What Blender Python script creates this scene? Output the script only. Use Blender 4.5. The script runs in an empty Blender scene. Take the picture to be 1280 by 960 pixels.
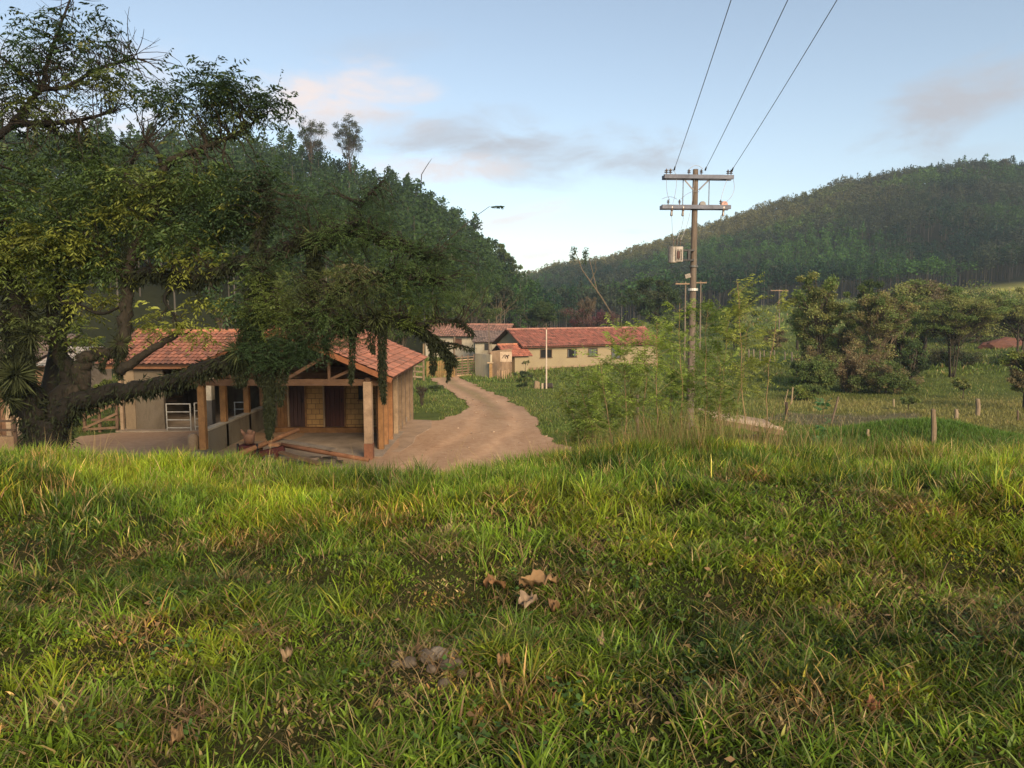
import bpy, math, random
import numpy as np
from mathutils import Vector
R = math.radians
rng = np.random.default_rng(7)
random.seed(7)
SC = bpy.context.scene
COL = SC.collection
F = 924.0; PITCH = R(5.9); CP, SP = math.cos(PITCH), math.sin(PITCH)

# ------------------------------------------------------------------ basics
def W(px, py, d):
    """world point seen at photo pixel (px, py) at depth d metres (camera at the origin)"""
    xc = (px-640)/F*d; yc = (480-py)/F*d
    return np.array((xc, d*CP+yc*SP, -d*SP+yc*CP))

def tag(o, label=None, cat=None, group=None, kind=None):
    if label: o['label'] = label
    if cat: o['category'] = cat
    if group: o['group'] = group
    if kind: o['kind'] = kind
    return o

def empty(name, loc, label, cat, group=None):
    o = bpy.data.objects.new(name, None); COL.objects.link(o)
    o.location = Vector([float(v) for v in loc]); o.empty_display_size = .2
    return tag(o, label, cat, group)

def npmesh(name, verts, quads=None, tris=None, mats=(), col=None, smooth=False, midx=None):
    me = bpy.data.meshes.new(name)
    verts = np.asarray(verts, np.float32)
    me.vertices.add(len(verts)); me.vertices.foreach_set('co', verts.ravel())
    ls = []; starts = []; tot = []; s = 0
    if quads is not None and len(quads):
        q = np.asarray(quads, np.int32); ls.append(q.ravel())
        starts.append(np.arange(len(q))*4); s = len(q)*4
    if tris is not None and len(tris):
        t = np.asarray(tris, np.int32); ls.append(t.ravel())
        starts.append(s+np.arange(len(t))*3)
    li = np.concatenate(ls).astype(np.int32); st = np.concatenate(starts).astype(np.int32)
    me.loops.add(len(li)); me.loops.foreach_set('vertex_index', li)
    me.polygons.add(len(st)); me.polygons.foreach_set('loop_start', st)
    if smooth: me.polygons.foreach_set('use_smooth', np.ones(len(st), bool))
    for m in mats: me.materials.append(m)
    if midx is not None: me.polygons.foreach_set('material_index', np.asarray(midx, np.int32))
    if col is not None:
        a = me.color_attributes.new('col', 'FLOAT_COLOR', 'POINT')
        c = np.ones((len(verts), 4), np.float32); c[:, :3] = col
        a.data.foreach_set('color', c.ravel())
    me.update(calc_edges=True); me.validate()
    return me

class MB:
    """collects shapes and links them as one mesh object"""
    def __init__(s): s.v = []; s.f = []; s.c = []; s.n = 0
    def add(s, v, f, c=(1, 1, 1)):
        s.v.append(np.asarray(v, float)); s.f += [tuple(i+s.n for i in q) for q in f]
        c = np.asarray(c, float)
        s.c.append(np.tile(c, (len(v), 1)) if c.ndim == 1 else c); s.n += len(v)
    def box(s, a, b, c=(1, 1, 1), rot=None, org=None):
        a = np.minimum(a, b), np.maximum(a, b); a, b = a
        v = np.array([(x, y, z) for x in (a[0], b[0]) for y in (a[1], b[1]) for z in (a[2], b[2])])
        s.add(v, [(0, 1, 3, 2), (4, 6, 7, 5), (0, 4, 5, 1), (2, 3, 7, 6), (0, 2, 6, 4), (1, 5, 7, 3)], c)
    def bar(s, p, q, w, h, c=(1, 1, 1), up=(0, 0, 1)):
        p = np.array(p, float); q = np.array(q, float); d = q-p; d /= np.linalg.norm(d)
        u = np.cross(d, up); 
        if np.linalg.norm(u) < 1e-4: u = np.cross(d, (1, 0, 0))
        u /= np.linalg.norm(u); t = np.cross(u, d)
        v = []
        for e in (p, q):
            for a_, b_ in ((-1, -1), (1, -1), (1, 1), (-1, 1)): v.append(e+u*a_*w/2+t*b_*h/2)
        s.add(v, [(0, 1, 2, 3), (7, 6, 5, 4), (0, 4, 5, 1), (1, 5, 6, 2), (2, 6, 7, 3), (3, 7, 4, 0)], c)
    def tube(s, pts, rad, n=8, c=(1, 1, 1), rough=0, cap=True):
        pts = np.array(pts, float); k = len(pts)
        rad = np.broadcast_to(np.array(rad, float), (k,))
        tan = np.gradient(pts, axis=0); tan /= np.linalg.norm(tan, axis=1)[:, None]+1e-9
        ref = np.array((0.31, 0.17, 0.93)) if abs(tan[0][2]) < .8 else np.array((1., .2, 0.1))
        v = []
        for i in range(k):
            u = ref-tan[i]*np.dot(ref, tan[i]); u /= np.linalg.norm(u); ref = u
            w = np.cross(tan[i], u)
            a = np.arange(n)*2*math.pi/n
            rr = rad[i]*(1+(rng.uniform(-rough, rough, n) if rough else 0))
            v.append(pts[i]+np.outer(np.cos(a)*rr, u)+np.outer(np.sin(a)*rr, w))
        v = np.concatenate(v)
        f = [(i*n+j, i*n+(j+1) % n, (i+1)*n+(j+1) % n, (i+1)*n+j) for i in range(k-1) for j in range(n)]
        if cap: f += [tuple(range(n-1, -1, -1)), tuple((k-1)*n+j for j in range(n))]
        s.add(v, f, c)
    def prism(s, poly, depth_vec, c=(1, 1, 1)):
        p = np.array(poly, float); n = len(p); d = np.array(depth_vec, float)
        v = np.concatenate([p, p+d])
        f = [tuple(range(n-1, -1, -1)), tuple(range(n, 2*n))]+[(i, (i+1) % n, n+(i+1) % n, n+i) for i in range(n)]
        s.add(v, f, c)
    def lathe(s, org, prof, n=12, axis=(0, 0, 1), c=(1, 1, 1)):
        pts = [np.array(org)+np.array(axis)*h for r, h in prof]
        s.tube(pts, [max(r, .0005) for r, h in prof], n, c)
    def build(s, name, mat, parent=None, smooth=False, bevel=0):
        me = bpy.data.meshes.new(name)
        v = np.concatenate(s.v)
        off = np.zeros(3)
        if parent is not None:
            off = np.array(parent_loc(parent))
        me.from_pydata((v-off).tolist(), [], s.f)
        mats = mat if isinstance(mat, (list, tuple)) else [mat]
        for m in mats: me.materials.append(m)
        a = me.color_attributes.new('col', 'FLOAT_COLOR', 'POINT')
        c = np.ones((len(v), 4), np.float32); c[:, :3] = np.concatenate(s.c); a.data.foreach_set('color', c.ravel())
        if smooth: me.shade_smooth()
        me.update()
        o = bpy.data.objects.new(name, me); COL.objects.link(o)
        if parent is not None: o.parent = parent
        if bevel:
            b = o.modifiers.new('bevel', 'BEVEL'); b.width = bevel; b.segments = 2; b.limit_method = 'ANGLE'
        return o

def parent_loc(p):
    l = np.zeros(3)
    while p is not None:
        l = l+np.array(p.location); p = p.parent
    return l

def link(name, me, parent=None):
    o = bpy.data.objects.new(name, me); COL.objects.link(o)
    if parent is not None: o.parent = parent
    return o

# ------------------------------------------------------------------ noise
def _hash(ix, iy, seed):
    h = (ix.astype(np.int64)*374761393+iy.astype(np.int64)*668265263+seed*974634777) & 0x7fffffff
    h = ((h ^ (h >> 13))*1274126177) & 0x7fffffff
    return ((h ^ (h >> 16)) & 0xffff)/65535.0
def vnoise(x, y, seed=0):
    x = np.asarray(x, float); y = np.asarray(y, float)
    ix = np.floor(x); iy = np.floor(y); fx = x-ix; fy = y-iy
    fx = fx*fx*(3-2*fx); fy = fy*fy*(3-2*fy)
    a = _hash(ix, iy, seed); b = _hash(ix+1, iy, seed); c = _hash(ix, iy+1, seed); d = _hash(ix+1, iy+1, seed)
    return (a*(1-fx)+b*fx)*(1-fy)+(c*(1-fx)+d*fx)*fy
def fbm(x, y, seed=0, oct=3):
    s = 0; a = .5; t = 0
    for i in range(oct):
        s = s+a*vnoise(x*2**i, y*2**i, seed+i*17); t += a; a *= .5
    return s/t
def sstep(a, b, x):
    t = np.clip((x-a)/(b-a), 0, 1); return t*t*(3-2*t)
def inpoly(x, y, poly):
    x = np.asarray(x); y = np.asarray(y); r = np.zeros(x.shape, bool); n = len(poly)
    for i in range(n):
        x1, y1 = poly[i][:2]; x2, y2 = poly[(i+1) % n][:2]
        c = ((y1 > y) != (y2 > y)) & (x < (x2-x1)*(y-y1)/((y2-y1) if y2 != y1 else 1e-9)+x1)
        r ^= c
    return r

# ------------------------------------------------------------------ terrain
CT = [(-40, 20, -4.7), (-20, 21, -4.85), (-10, 21, -4.85), (-3, 21, -4.85), (-15, 30, -4.85), (-8, 32, -4.85), (-3, 30, -4.9),
      (2, 22, -4.9), (0.8, 35, -5.1), (5.6, 25, -4.9), (2.3, 50, -5.5), (-5, 48, -5.4), (-4.9, 66, -6.05), (1.1, 70, -6.0), (8, 73.5, -6.0), (14.8, 77, -6.0),
      (-9, 85, -6), (0, 90, -6.1), (-30, 45, -4.6), (-16, 40, -4.8), (-22, 33, -4.8), (-30, 30, -4.7), (-12, 52, -5.2),
      (14.8, 35, -5.3), (18, 27, -5.1), (10, 22, -4.9), (25, 53, -6.0), (36, 54, -5.7), (12, 50, -5.8), (27, 78, -5.6), (20, 65, -5.9), (50, 139, -4.2), (38, 110, -4.8), (60, 80, -4.5), (45, 30, -4.6), (70, 55, -3.5),
      (127, 190, 4), (159, 230, 10), (92, 150, -1), (90, 230, 3), (28, 170, -5), (13, 200, -5), (0, 300, -4), (40, 240, -2), (10, 130, -6), (20, 100, -6),
      (110, 120, 0), (150, 100, 4), (0, 20, -4.85), (-60, 25, -4.5), (60, 25, -4.2), (-6, 110, -6), (-2, 150, -6), (6, 230, -5)]
RIDGE_R = [(600, 345, 520), (665, 335, 500), (720, 319, 480), (800, 301, 460), (880, 271, 430), (950, 247, 410), (1050, 219, 390), (1150, 196, 370), (1210, 190, 360), (1280, 197, 350), (1450, 215, 340), (1750, 240, 330)]
for px, py, d in RIDGE_R:
    p = W(px, py, d); zt = p[2]-14.5
    CT.append((p[0], p[1], zt))
    b = p.copy(); fd = max(230, d*.62) if px > 780 else d*.62
    k = fd/d
    zf = -3+11*np.clip((px-640)/640, 0, 1)
    for t in (.33, .66):
        CT.append((p[0]*(k+(1-k)*t), p[1]*(k+(1-k)*t), zf+(zt-zf)*(t**1.0)))
    CT.append((p[0]*k, p[1]*k, zf))
    CT.append((p[0]*1.25, p[1]*1.25, zt-6)); CT.append((p[0]*1.7, p[1]*1.7, zt-35))
RIDGE_L = [(-700, 190, 150), (-300, 165, 155), (0, 152, 160), (100, 148, 165), (200, 152, 170), (300, 160, 180), (400, 178, 185), (450, 196, 190), (500, 222, 200), (560, 246, 210), (600, 280, 215), (625, 312, 222), (660, 348, 240), (700, 385, 280)]
for px, py, d in RIDGE_L:
    p = W(px, py, d); zt = max(p[2]-13, -5.5)
    fd = float(np.interp(px, [-700, 0, 300, 500, 600, 680], [58, 60, 66, 92, 120, 165]))
    k = fd/d
    CT.append((p[0], p[1], zt)); zf = -5.0 if px < 400 else -6
    for t in (0, .33, .66): CT.append((p[0]*(k+(1-k)*t), p[1]*(k+(1-k)*t), zf+(zt-zf)*t))
    CT.append((p[0]*1.3-30, p[1]*1.3, zt*.85-3)); CT.append((p[0]*1.8-60, p[1]*1.9, zt*.35-8))
CT += [(-900, -50, -5), (900, -50, 10), (-900, 1000, 10), (900, 1000, 10), (0, 1000, -5), (-500, 60, 10), (500, 60, 25)]
CT = np.array(CT, float)
def _phi(X, Y, c=7.0): return np.sqrt((X[..., None]-CT[:, 0])**2+(Y[..., None]-CT[:, 1])**2+c*c)
_A = _phi(CT[:, 0], CT[:, 1]); _n = len(CT)
_M = np.zeros((_n+1, _n+1)); _M[:_n, :_n] = _A-np.eye(_n)*0.35; _M[:_n, _n] = 1; _M[_n, :_n] = 1
_w = np.linalg.solve(_M, np.append(CT[:, 2], 0))
def crest(X): return np.interp(X, [-9, -4.5, -2.6, -1.2, .4, 1.8, 3.2, 4.5, 9], [6.6, 6.6, 6.5, 5.9, 6.6, 7.3, 7.1, 6.7, 6.8])
def hgt(X, Y):
    X = np.asarray(X, float); Y = np.asarray(Y, float); sh = X.shape; X = X.ravel(); Y = Y.ravel()
    v = np.empty(len(X))
    for i in range(0, len(X), 60000):
        sl = slice(i, i+60000); v[sl] = _phi(X[sl], Y[sl])@_w[:_n]+_w[_n]
    v += 0.95*np.exp(-((X-14.8)/3.6)**2-((Y-26.2)/2.2)**2)
    far = sstep(40, 90, Y)
    v += (fbm(X/9, Y/9, 5)-.5)*(0.25+far*1.2)
    yc = crest(X)
    bank = -1.6+(fbm(X/1.1+9, Y/.9, 11)-.5)*.22+.13*np.exp(-((Y-5.7)/.8)**2)*(.4+fbm(X/1.8, Y*0+3, 4))-.13*np.exp(-((Y-4.3+.5*np.sin(X*.9+1))/.5)**2)*(.3+1.4*fbm(X/.9, Y/2, 14))
    bank = bank+(fbm(X/.42, Y/.36, 12)-.5)*.13-.095*np.exp(-((X+1.35)/1.15)**2)*sstep(3.8, 6.2, Y)-.075*np.exp(-((X+2.4)/.8)**2)*sstep(3.8, 6.2, Y)
    t = sstep(0, 1, (Y-yc)/11.0)
    return (bank*(1-t)+v*t).reshape(sh)
def hz(x, y): return float(hgt(np.array([x]), np.array([y]))[0])
def hit(px, py, dmin=12.0, dmax=600):
    """where the sight line through a photo pixel meets the ground (beyond dmin)"""
    ds = np.geomspace(dmin, dmax, 900)
    P = W(px, py, 1.0)
    g = hgt(P[0]*ds, P[1]*ds); below = np.where(P[2]*ds < g)[0]
    d = ds[below[0]] if len(below) else dmax
    return np.array((P[0]*d, P[1]*d, hz(P[0]*d, P[1]*d))), d
def dof(px, y0): return (px-640)/F*y0
# ------------------------------------------------------------------ materials
def mat(name):
    m = bpy.data.materials.new(name); m.use_nodes = True
    nt = m.node_tree; b = nt.nodes['Principled BSDF']; return m, nt, b
def node(nt, t, **kw):
    n = nt.nodes.new(t)
    for k, v in kw.items():
        if k in n.inputs: n.inputs[k].default_value = v
        else: setattr(n, k, v)
    return n
def c4(c): return (c[0], c[1], c[2], 1)
def mixc(nt, fac, a, b, blend='MIX'):
    n = nt.nodes.new('ShaderNodeMix'); n.data_type = 'RGBA'; n.blend_type = blend; n.clamp_factor = True
    for i, v in ((0, fac), (6, a), (7, b)):
        if isinstance(v, bpy.types.NodeSocket): nt.links.new(v, n.inputs[i])
        elif v is not None: n.inputs[i].default_value = v if i == 0 else c4(v)
    return n.outputs[2]
def noise(nt, scale, detail=4, rough=.6, vec=None, dist=0):
    n = node(nt, 'ShaderNodeTexNoise'); n.inputs['Scale'].default_value = scale; n.inputs['Detail'].default_value = detail
    n.inputs['Roughness'].default_value = rough; n.inputs['Distortion'].default_value = dist
    if vec is not None: nt.links.new(vec, n.inputs['Vector'])
    return n.outputs['Fac']
def ramp(nt, fac, a, b, ca=(0, 0, 0), cb=(1, 1, 1)):
    r = nt.nodes.new('ShaderNodeValToRGB'); nt.links.new(fac, r.inputs[0])
    r.color_ramp.elements[0].position = a; r.color_ramp.elements[1].position = b
    r.color_ramp.elements[0].color = c4(ca); r.color_ramp.elements[1].color = c4(cb); return r.outputs[0]
def objvec(nt, scale=(1, 1, 1)):
    t = nt.nodes.new('ShaderNodeTexCoord'); m = nt.nodes.new('ShaderNodeMapping'); m.inputs['Scale'].default_value = scale
    nt.links.new(t.outputs['Object'], m.inputs[0]); return m.outputs[0]
def bump(nt, b, h, strength=.4, dist=.02):
    n = nt.nodes.new('ShaderNodeBump'); n.inputs['Strength'].default_value = strength; n.inputs['Distance'].default_value = dist
    nt.links.new(h, n.inputs['Height']); nt.links.new(n.outputs[0], b.inputs['Normal'])
def attr(nt):
    a = nt.nodes.new('ShaderNodeAttribute'); a.attribute_name = 'col'; return a.outputs['Color']

def surf(name, base, dark=None, scale=3, stretch=(1, 1, 1), rough=.85, bmp=.4, bdist=.02, usecol=True, fine=25, spec=.3, metal=0, stain=None):
    m, nt, b = mat(name)
    v = objvec(nt, stretch)
    dark = dark or tuple(x*.55 for x in base)
    n1 = ramp(nt, noise(nt, scale, 6, .65, v, .3), .3, .7)
    c = mixc(nt, n1, dark, base)
    n2 = noise(nt, fine, 4, .7, v)
    c = mixc(nt, ramp(nt, n2, .25, .8), mixc(nt, .35, c, (0.02, .017, .013)), c)
    if stain:
        v2 = objvec(nt, (1, 1, .35)); s = ramp(nt, noise(nt, 1.3, 5, .7, v2, .5), .5, .68)
        c = mixc(nt, s, c, stain)
    if usecol: c = mixc(nt, 1.0, c, attr(nt), 'MULTIPLY')
    nt.links.new(c, b.inputs['Base Color'])
    b.inputs['Roughness'].default_value = rough; b.inputs['Specular IOR Level'].default_value = spec; b.inputs['Metallic'].default_value = metal
    if bmp: bump(nt, b, n2, bmp, bdist)
    return m

def leafmat(name, trans=.35, rough=.55, spec=.35, var=0.0):
    m, nt, b = mat(name)
    c = attr(nt)
    nt.links.new(c, b.inputs['Base Color']); b.inputs['Roughness'].default_value = rough; b.inputs['Specular IOR Level'].default_value = spec
    t = nt.nodes.new('ShaderNodeBsdfTranslucent')
    tc = mixc(nt, 1.0, c, (1.25, 1.2, .6), 'MULTIPLY'); nt.links.new(tc, t.inputs[0])
    mx = nt.nodes.new('ShaderNodeMixShader'); mx.inputs[0].default_value = trans
    nt.links.new(b.outputs[0], mx.inputs[1]); nt.links.new(t.outputs[0], mx.inputs[2])
    nt.links.new(mx.outputs[0], nt.nodes['Material Output'].inputs[0]); return m

M = {}
M['leaf'] = leafmat('leaf'); M['grass'] = leafmat('grass_blade', .32, .5, .3); M['fleaf'] = leafmat('forest_leaf', .32, .75, .15)
M['bark'] = surf('bark', (.085, .07, .055), (.03, .03, .02), 4, (1, 1, .4), bmp=.9, bdist=.05, fine=18)
M['moss'] = leafmat('epiphyte', .15, .8, .15)
M['wood'] = surf('weathered_wood', (.215, .19, .16), (.11, .095, .08), 3, (6, 6, .6), fine=14)
M['woodx'] = surf('weathered_timber', (.27, .21, .155), (.14, .105, .075), 3, (1, 1, 1), fine=20)
M['plaster'] = surf('lime_plaster', (.62, .57, .46), (.46, .41, .31), 1.2, fine=30, bmp=.25, stain=(.24, .2, .14))
M['yellow'] = surf('yellow_plaster', (.33, .275, .165), (.28, .225, .14), .8, fine=20, bmp=.2)
M['concrete'] = surf('concrete', (.40, .32, .24), (.24, .185, .13), 1.5, fine=30, bmp=.4)
M['metal'] = surf('galvanised_metal', (.55, .55, .53), (.3, .29, .27), 6, rough=.5, bmp=.1, metal=.3)
M['darkmetal'] = surf('dark_metal', (.05, .05, .055), rough=.5, bmp=.1, metal=.5)
M['porcelain'] = surf('porcelain', (.12, .08, .06), rough=.25, bmp=0, spec=.6)
M['wire'] = surf('aluminium_wire', (.3, .3, .31), rough=.45, bmp=0, metal=.4)
M['black'] = surf('dark_void_glass', (.012, .012, .013), rough=.3, bmp=0, spec=.5)
M['stone'] = surf('stone', (.3, .28, .25), (.16, .15, .13), 6, bmp=.8, fine=30)
M['deadleaf'] = leafmat('dead_leaf', .25, .8, .15)

# terracotta, colour per tile comes from the mesh
m, nt, b = mat('terracotta_tile')
n2 = noise(nt, 14, 4, .7, objvec(nt)); n1 = noise(nt, 1.2, 5, .7, objvec(nt), .6)
c = mixc(nt, ramp(nt, n2, .3, .75), mixc(nt, 1.0, attr(nt), (.62, .58, .55), 'MULTIPLY'), attr(nt))
c = mixc(nt, ramp(nt, n1, .48, .75), c, mixc(nt, .6, c, (.09, .065, .05)))
nt.links.new(c, b.inputs['Base Color']); b.inputs['Roughness'].default_value = .85; bump(nt, b, n2, .3, .01); M['tile'] = m

# yellow-ochre hollow blocks with mortar lines
m, nt, b = mat('ochre_block_wall')
tc = nt.nodes.new('ShaderNodeTexCoord'); sx = nt.nodes.new('ShaderNodeSeparateXYZ'); cb = nt.nodes.new('ShaderNodeCombineXYZ')
nt.links.new(tc.outputs['Object'], sx.inputs[0]); nt.links.new(sx.outputs[0], cb.inputs[0]); nt.links.new(sx.outputs[2], cb.inputs[1])
br = nt.nodes.new('ShaderNodeTexBrick'); nt.links.new(cb.outputs[0], br.inputs[0])
br.inputs['Scale'].default_value = 1; br.inputs['Brick Width'].default_value = .3; br.inputs['Row Height'].default_value = .2; br.inputs['Mortar Size'].default_value = .012
br.inputs['Color1'].default_value = (.56, .34, .12, 1); br.inputs['Color2'].default_value = (.44, .26, .09, 1); br.inputs['Mortar'].default_value = (.13, .085, .045, 1)
n1 = noise(nt, 2.2, 6, .7, objvec(nt), .5); n2 = noise(nt, 25, 4, .7, objvec(nt))
c = mixc(nt, ramp(nt, n1, .35, .7), mixc(nt, .5, br.outputs[0], (.2, .1, .04)), br.outputs[0])
nt.links.new(c, b.inputs['Base Color']); b.inputs['Roughness'].default_value = .9; bump(nt, b, n2, .4, .02); M['block'] = m

# ground: attribute colour broken up by noise at several sizes
m, nt, b = mat('soil_and_turf')
v = objvec(nt)
n1 = noise(nt, .7, 8, .7, v, .4); n2 = noise(nt, 7, 6, .75, v, .3); n3 = noise(nt, 40, 4, .8, v)
c = attr(nt)
c = mixc(nt, ramp(nt, n1, .35, .68), mixc(nt, 1.0, c, (.62, .68, .6), 'MULTIPLY'), c)
c = mixc(nt, ramp(nt, n2, .3, .75), mixc(nt, 1.0, c, (.6, .6, .55), 'MULTIPLY'), c)
c = mixc(nt, ramp(nt, n3, .45, .8), c, mixc(nt, 1.0, c, (1.5, 1.35, 1.3), 'MULTIPLY'))
nt.links.new(c, b.inputs['Base Color']); b.inputs['Roughness'].default_value = .95; b.inputs['Specular IOR Level'].default_value = .1
bump(nt, b, mixc(nt, .5, n2, n3), .7, .12); M['ground'] = m

m, nt, b = mat('reddish_dirt')
v = objvec(nt); v2 = objvec(nt, (1, .35, 1))
n1 = noise(nt, .5, 7, .7, v2, .8); n2 = noise(nt, 4, 6, .75, v, .3); n3 = noise(nt, 30, 5, .8, v)
at = nt.nodes.new('ShaderNodeSeparateColor'); nt.links.new(attr(nt), at.inputs[0])
c = mixc(nt, ramp(nt, n1, .35, .65), (.33, .215, .135), (.43, .30, .195))
c = mixc(nt, ramp(nt, n2, .3, .7), mixc(nt, 1.0, c, (.70, .64, .58), 'MULTIPLY'), c)
c = mixc(nt, at.outputs[1], c, mixc(nt, 1.0, c, (1.22, 1.2, 1.18), 'MULTIPLY'))
c = mixc(nt, at.outputs[2], c, (.20, .165, .07))
c = mixc(nt, ramp(nt, n3, .5, .8), c, mixc(nt, 1.0, c, (1.25, 1.2, 1.15), 'MULTIPLY'))
c = mixc(nt, ramp(nt, n3, .12, .36), mixc(nt, 1.0, c, (.7, .66, .62), 'MULTIPLY'), c)
nt.links.new(c, b.inputs['Base Color']); b.inputs['Roughness'].default_value = .95; b.inputs['Specular IOR Level'].default_value = .1
bump(nt, b, mixc(nt, .5, n2, n3), .4, .04)
def mathn(nt, op, a, b_):
    n = nt.nodes.new('ShaderNodeMath'); n.operation = op
    for i, x in enumerate((a, b_)):
        if isinstance(x, (int, float)): n.inputs[i].default_value = x
        else: nt.links.new(x, n.inputs[i])
    return n.outputs[0]
e = mathn(nt, 'ADD', at.outputs[0], mathn(nt, 'ADD', mathn(nt, 'MULTIPLY', mathn(nt, 'SUBTRACT', n2, .5), .9), mathn(nt, 'MULTIPLY', mathn(nt, 'SUBTRACT', n3, .5), .5)))
al = ramp(nt, e, .46, .54)
nt.links.new(al, b.inputs['Alpha']); M['dirt'] = m

# ------------------------------------------------------------------ regions on the ground traced through the photo
YARD = [(40, 600), (60, 560), (105, 546), (150, 541), (230, 541), (345, 541), (470, 541), (520, 527), (545, 526), (585, 514), (576, 498), (552, 484), (538, 473),
        (575, 469), (583, 477), (608, 489), (642, 505), (664, 517), (672, 532), (690, 552), (720, 575), (740, 620), (400, 640)]
YARDW = [hit(x, y)[0][:2] for x, y in YARD if y < 575]
YARDW += [np.array((4.5, 21.5)), np.array((3.5, 18.5)), np.array((-4, 17.5)), np.array((-14, 17.5)), np.array((-19, 19)), np.array((-19, 23))]
def order(p): return p
YP = [tuple(p) for p in YARDW]
ISL = [hit(x, y)[0][:2] for x, y in [(512, 528), (545, 527), (585, 513), (582, 505), (560, 498), (515, 497)]]
def dirtmask(X, Y):
    jx = (fbm(X/1.5, Y/1.5, 31)-.5)*1.5+(vnoise(X/.25, Y/.25, 32)-.5)*.35; jy = (fbm(X/1.5+7, Y/1.5, 33)-.5)*2.0+(vnoise(X/.25, Y/.3, 34)-.5)*.5
    a = inpoly(X+jx*.6, Y+jy*.6, YP) & ~inpoly(X+jx*.5, Y+jy*.5, ISL)
    # spur passing behind the barn's right side, and worn ground under the barn
    return a
POND = [hit(x, y)[0][:2] for x, y in [(955, 524), (985, 514), (1040, 517), (1090, 519), (1135, 517), (1150, 522), (1120, 531), (1060, 534), (1000, 532)]]
def ground_color(X, Y):
    n = fbm(X/6, Y/6, 41)[:, None]; n2 = fbm(X/1.5, Y/1.5, 43)[:, None]
    green = np.array((.072, .125, .024)); pale = np.array((.155, .175, .045)); straw = np.array((.24, .21, .075))
    c = green*(1-n)+pale*n
    c = c*(.75+.5*n2)
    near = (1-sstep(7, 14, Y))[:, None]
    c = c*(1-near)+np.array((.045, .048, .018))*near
    # drier pasture strip right, mid distance
    s = (sstep(10, 20, X)*(1-sstep(44, 52, Y))*sstep(28, 34, Y))[:, None]*(.3+.7*n)
    c = c*(1-s)+straw*s*.9
    gp = inpoly(X+(n2[:, 0]-.5)*2, Y+(n2[:, 0]-.5)*3, [tuple(p) for p in POND])[:, None]
    c = np.where(gp, np.array((.165, .15, .085))*(.6+.8*n2), c)
    # forest floor on the hills
    f = forest_zone(X, Y)[:, None]
    c = c*(1-f)+np.array((.028, .032, .014))*f
    # pale pasture on right slope
    p = np.exp(-((X-132)/16)**2-((Y-192)/16)**2)[:, None]; p = np.clip(p*1.6, 0, 1)
    c = c*(1-p)+np.array((.30, .30, .09))*p
    return c
def forest_zone(X, Y):
    d = np.hypot(X, Y); px = 640+F*X/np.maximum(Y, 1)
    fl = np.interp(px, [-2000, 0, 300, 500, 600, 680, 700], [54, 56, 62, 86, 112, 150, 190])
    fr = np.interp(px, [640, 700, 780, 900, 1000, 1280, 2000], [190, 190, 215, 225, 230, 240, 240])
    ff = np.where(px < 700, fl, fr)
    return np.where(Y > 5, sstep(-4, 6, d-ff), (np.abs(X) > 90)*1.0)

def make_ground():
    N = 620; s = np.linspace(-1, 1, N); A = 7.0; k = math.asinh(600/A)
    xs = A*np.sinh(k*s)
    t0 = -math.asinh(90/A)/math.asinh(680/A); s2 = np.linspace(t0, 1, N); ys = 6+A*np.sinh(math.asinh(680/A)*s2)
    X, Y = np.meshgrid(xs, ys); Z = hgt(X, Y)
    v = np.stack([X.ravel(), Y.ravel(), Z.ravel()], 1)
    i = np.arange(N-1); I, J = np.meshgrid(i, i); a = (J*N+I).ravel()
    q = np.stack([a, a+1, a+N+1, a+N], 1)
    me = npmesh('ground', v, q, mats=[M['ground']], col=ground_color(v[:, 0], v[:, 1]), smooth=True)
    o = link('ground', me); tag(o, 'grassy valley floor rising into two wooded hills', 'ground', kind='structure')
make_ground()
def sheet(name, mask, bb, step, mt, off, label, grade=None):
    xs = np.arange(bb[0], bb[1], step); ys = np.arange(bb[2], bb[3], step if grade is None else step)
    X, Y = np.meshgrid(xs, ys); nx = len(xs)
    cx, cy = X[:-1, :-1]+step/2, Y[:-1, :-1]+step/2
    mk = mask(cx.ravel(), cy.ravel())
    I, J = np.meshgrid(np.arange(nx-1), np.arange(len(ys)-1)); a = (J*nx+I).ravel()[mk]
    q = np.stack([a, a+1, a+nx+1, a+nx], 1)
    used, inv = np.unique(q, return_inverse=True); q = inv.reshape(q.shape)
    x = X.ravel()[used]; y = Y.ravel()[used]
    v = np.stack([x, y, hgt(x, y)+off], 1)
    me = npmesh(name, v, q, mats=[mt], smooth=True); o = link(name, me); tag(o, label, name.replace('_', ' '), kind='structure'); return o
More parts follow.
